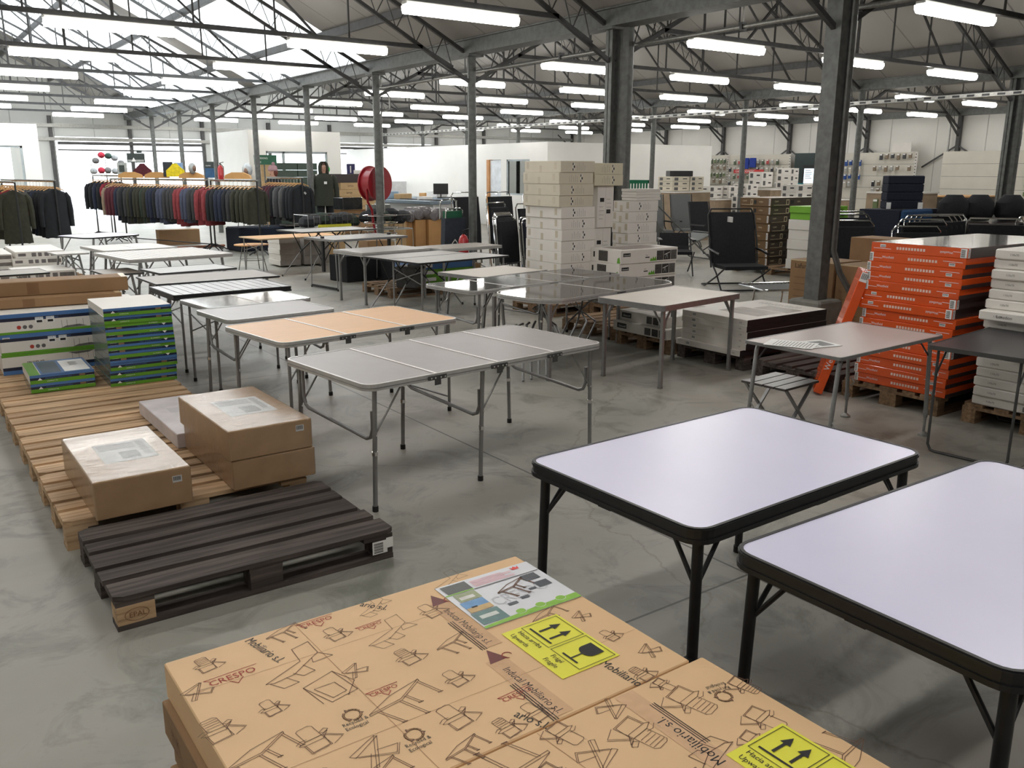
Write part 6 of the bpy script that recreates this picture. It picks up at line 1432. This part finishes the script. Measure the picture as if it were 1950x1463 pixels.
t = thing('shop_banner', 'small red banner with white writing on the second slatwall', 'banner', (28.5, 24.4, 1.68)); m = M(); m.box(0, -1.5, 0, .02, 0, .14, mat('banner_red', srgb(196, 52, 52), .5)); m.text((V3((-.002, 0, 0)), V3((0, -1, 0)), V3((0, 0, 1)), V3((-1, 0, 0))), .1, .03, 'KAMPA DOMETIC', .12, whitep, .004); m.build('cloth', t)
# end shelf with blue bottles
t = thing('bottle_shelf', 'open shelf unit with blue bottles left of the slatwalls', 'shelf', (27.9, 26.3, 0))
for z in (.5, 1.0, 1.38, 1.72): m = M(); m.box(-.5, 0, z, .3, 1.2, z+.03, cart_w); m.build('shelf', t)
m = M(); m.box(-.52, -.03, 0, -.46, .03, 2.45, cart_w); m.box(.24, -.03, 0, .3, .03, 2.45, cart_w); m.build('upright', t)
for i in range(16):
    up = i >= 9; m = M(); mt = pk[0] if up else mat('bottle_blue', srgb(28, 58, 132), .3)
    m.tube([(0,0,0), (0,0,.17), (0,0,.2), (0,0,.25)], .06, mt, 10, rs=[.06, .06, .025, .025])
    j = i-9 if up else i; tag(m.build('bottle', loc=(27.45+.0*i, 27.4-.125*j, 1.75 if up else 1.41), smooth=True), '%s bottle on the open shelf unit, %s from left' % ('dark green' if up else 'blue', ORD[j]), 'bottle', 'bottles on the open shelf')
# dark display with a lit screen
t = thing('tv_display', 'dark teal wall display with a lit screen left of the box column', 'display', (28.6, 19.75, 0)); tl = mat('teal_dark', srgb(28, 48, 48), .5)
m = M(); m.box(0, 0, 0, .1, 1.8, 2.42, tl); m.build('panel', t)
m = M(); m.box(-.08, .25, 1.2, 0, 1.35, 1.98, blackp); m.build('screen_frame', t)
m = M(); m.box(-.085, .35, 1.28, -.08, 1.28, 1.86, mat('lit_screen', srgb(210, 230, 240), .3, emit=(.75, .9, 1), es=1.1)); fr = (V3((-.086, 1.28, 1.28)), V3((0, -1, 0)), V3((0, 0, 1)), V3((-1, 0, 0))); lines(m, fr, .05, .5, .3, 5, .07, inkg, .02, .003); m.build('screen', t)
m = M(); m.box(28.755, 17.0, 2.4, 28.775, 17.7, 2.72, cart_w); tag(m.build('blank_frame'), 'thin blank white frame above the third slatwall', 'frame')
m = M(); m.cbox(0, 0, 0, .06, .14, .2, cart_w, .01); tag(m.build('alarm_box', loc=(29.14, 20.4, 2.72)), 'small grey alarm box on the right wall above the display', 'alarm box')
m = M(); m.tube([(28.9, 15.8, 0), (28.9, 15.8, 3.5)], .03, galv, 8); tag(m.build('downpipe'), 'thin silver pipe rising up the right wall beside a post', 'pipe')
# shelf stock in front of the slatwalls
def pr_far(m, F_, L_, T_, sx, sy, sz):
    for fr_, L0 in ((F_, sx), (L_, sy)): m.rect(fr_, L0*.12, sz*.2, L0*.22, sz*.6, mat('photo_far2', srgb(84, 84, 84), .5, 0, .4, 30), .004); m.rect(fr_, L0*.6, sz*.45, L0*.25, sz*.18, ink, .004)
random.seed(4); n_ = 0
for r_, (x, y, z0, cnt, w_, h_, c_) in enumerate([(19.2, 17.3, 1.0, 2, .6, .17, cart_w), (19.83, 17.1, 1.0, 2, .6, .17, cart_w), (20.46, 17.0, 1.0, 2, .5, .2, cart_w), (20.6, 15.4, 1.0, 2, .8, .2, cart_w), (21.3, 15.2, 1.05, 2, .9, .19, cart_w), (19.6, 16.3, .55, 3, .6, .18, cart_w), (20.5, 16.0, .55, 2, .7, .2, cart_w), (21.6, 17.4, 1.3, 2, .5, .22, cart_w), (22.4, 17.0, 1.25, 3, .4, .2, cart_w), (17.2, 7.3, 1.15, 2, .5, .16, cart_w), (17.8, 6.9, 1.15, 1, .6, .16, cart_w), (17.3, 10.2, 1.35, 1, .45, .2, cart_w), (16.4, 16.0, 1.26, 3, .62, .12, cart_b), (17.05, 16.0, 1.26, 3, .5, .12, cart_b)]):
    for j in range(cnt): carton('white printed carton, %s high in the %s far shelf pile from the start' % (ORD[j], ORD[r_]), x, y, z0+h_*j, w_, .5, h_-.003, c_, pr_far, group='far shelf cartons')
for i, (x, y, L, dp, h_) in enumerate([(19.0, 15.95, 1.45, .95, .54), (20.5, 14.9, 2.0, 1.2, .99), (21.4, 16.9, 1.8, .9, 1.24), (17.0, 6.6, 1.7, 1.4, 1.14), (16.3, 15.8, 1.3, .9, 1.25), (19.1, 16.95, 1.95, .9, .99), (17.1, 10.0, 1.0, 1.0, 1.34)]):
    t = thing('shop_shelf', 'low grey shop shelf in the far right, %s one from the white room' % ORD[i], 'shelf', (x, y, 0), 0, 'low shop shelves'); m = M(); m.box(0, 0, 0, L, dp, h_-.03, mat('shelf_side', srgb(158, 138, 114), .7, 0, .2, 4)); m.build('body', t); m = M(); m.box(-.02, -.02, h_-.03, L+.02, dp, h_, cart_w); m.build('top', t)
packs('low lime shelf', 17.1, 10.05, 10.95, (1.2, .9), 5, (3, 2, 5))
for i, (x, y, mt, nm) in enumerate([(16.9, 16.25, blackp, 'black'), (24.5, 18.2, mat('teal_cloth', srgb(40, 120, 128), .7), 'teal'), (25.2, 17.9, blackp, 'black')]):
    goods('soft_bag', 'bag', 'soft %s bag on a far low shelf, %s' % (nm, ['left', 'middle', 'right'][i]), x, y, [1.622, 1.24, 1.24][i]-.0, .6, .4, .14, mt, None, R_(-30))
for i, (x, y, L, dp, h_) in enumerate([(24.0, 17.6, 1.8, .9, 1.24), (23.0, 12.0, 1.8, 1.0, 1.1), (20.0, 8.5, 1.5, 1.0, .95)]):
    t = thing('display_counter', 'dark display counter in the far right, %s from the back' % ORD[i], 'counter', (x, y, 0)); m = M(); m.box(0, 0, 0, L, dp, h_, mat('counter_dark', srgb(70, 64, 58), .7, 0, .2, 4)); m.build('body', t); m = M(); m.box(-.03, -.03, h_, L+.03, dp+.03, h_+.03, woodh if i else cart_w); m.build('top', t)
packs('dark counter front', 23.0, 12.05, 12.95, (1.0, .7), 5, (3, 5, 2))
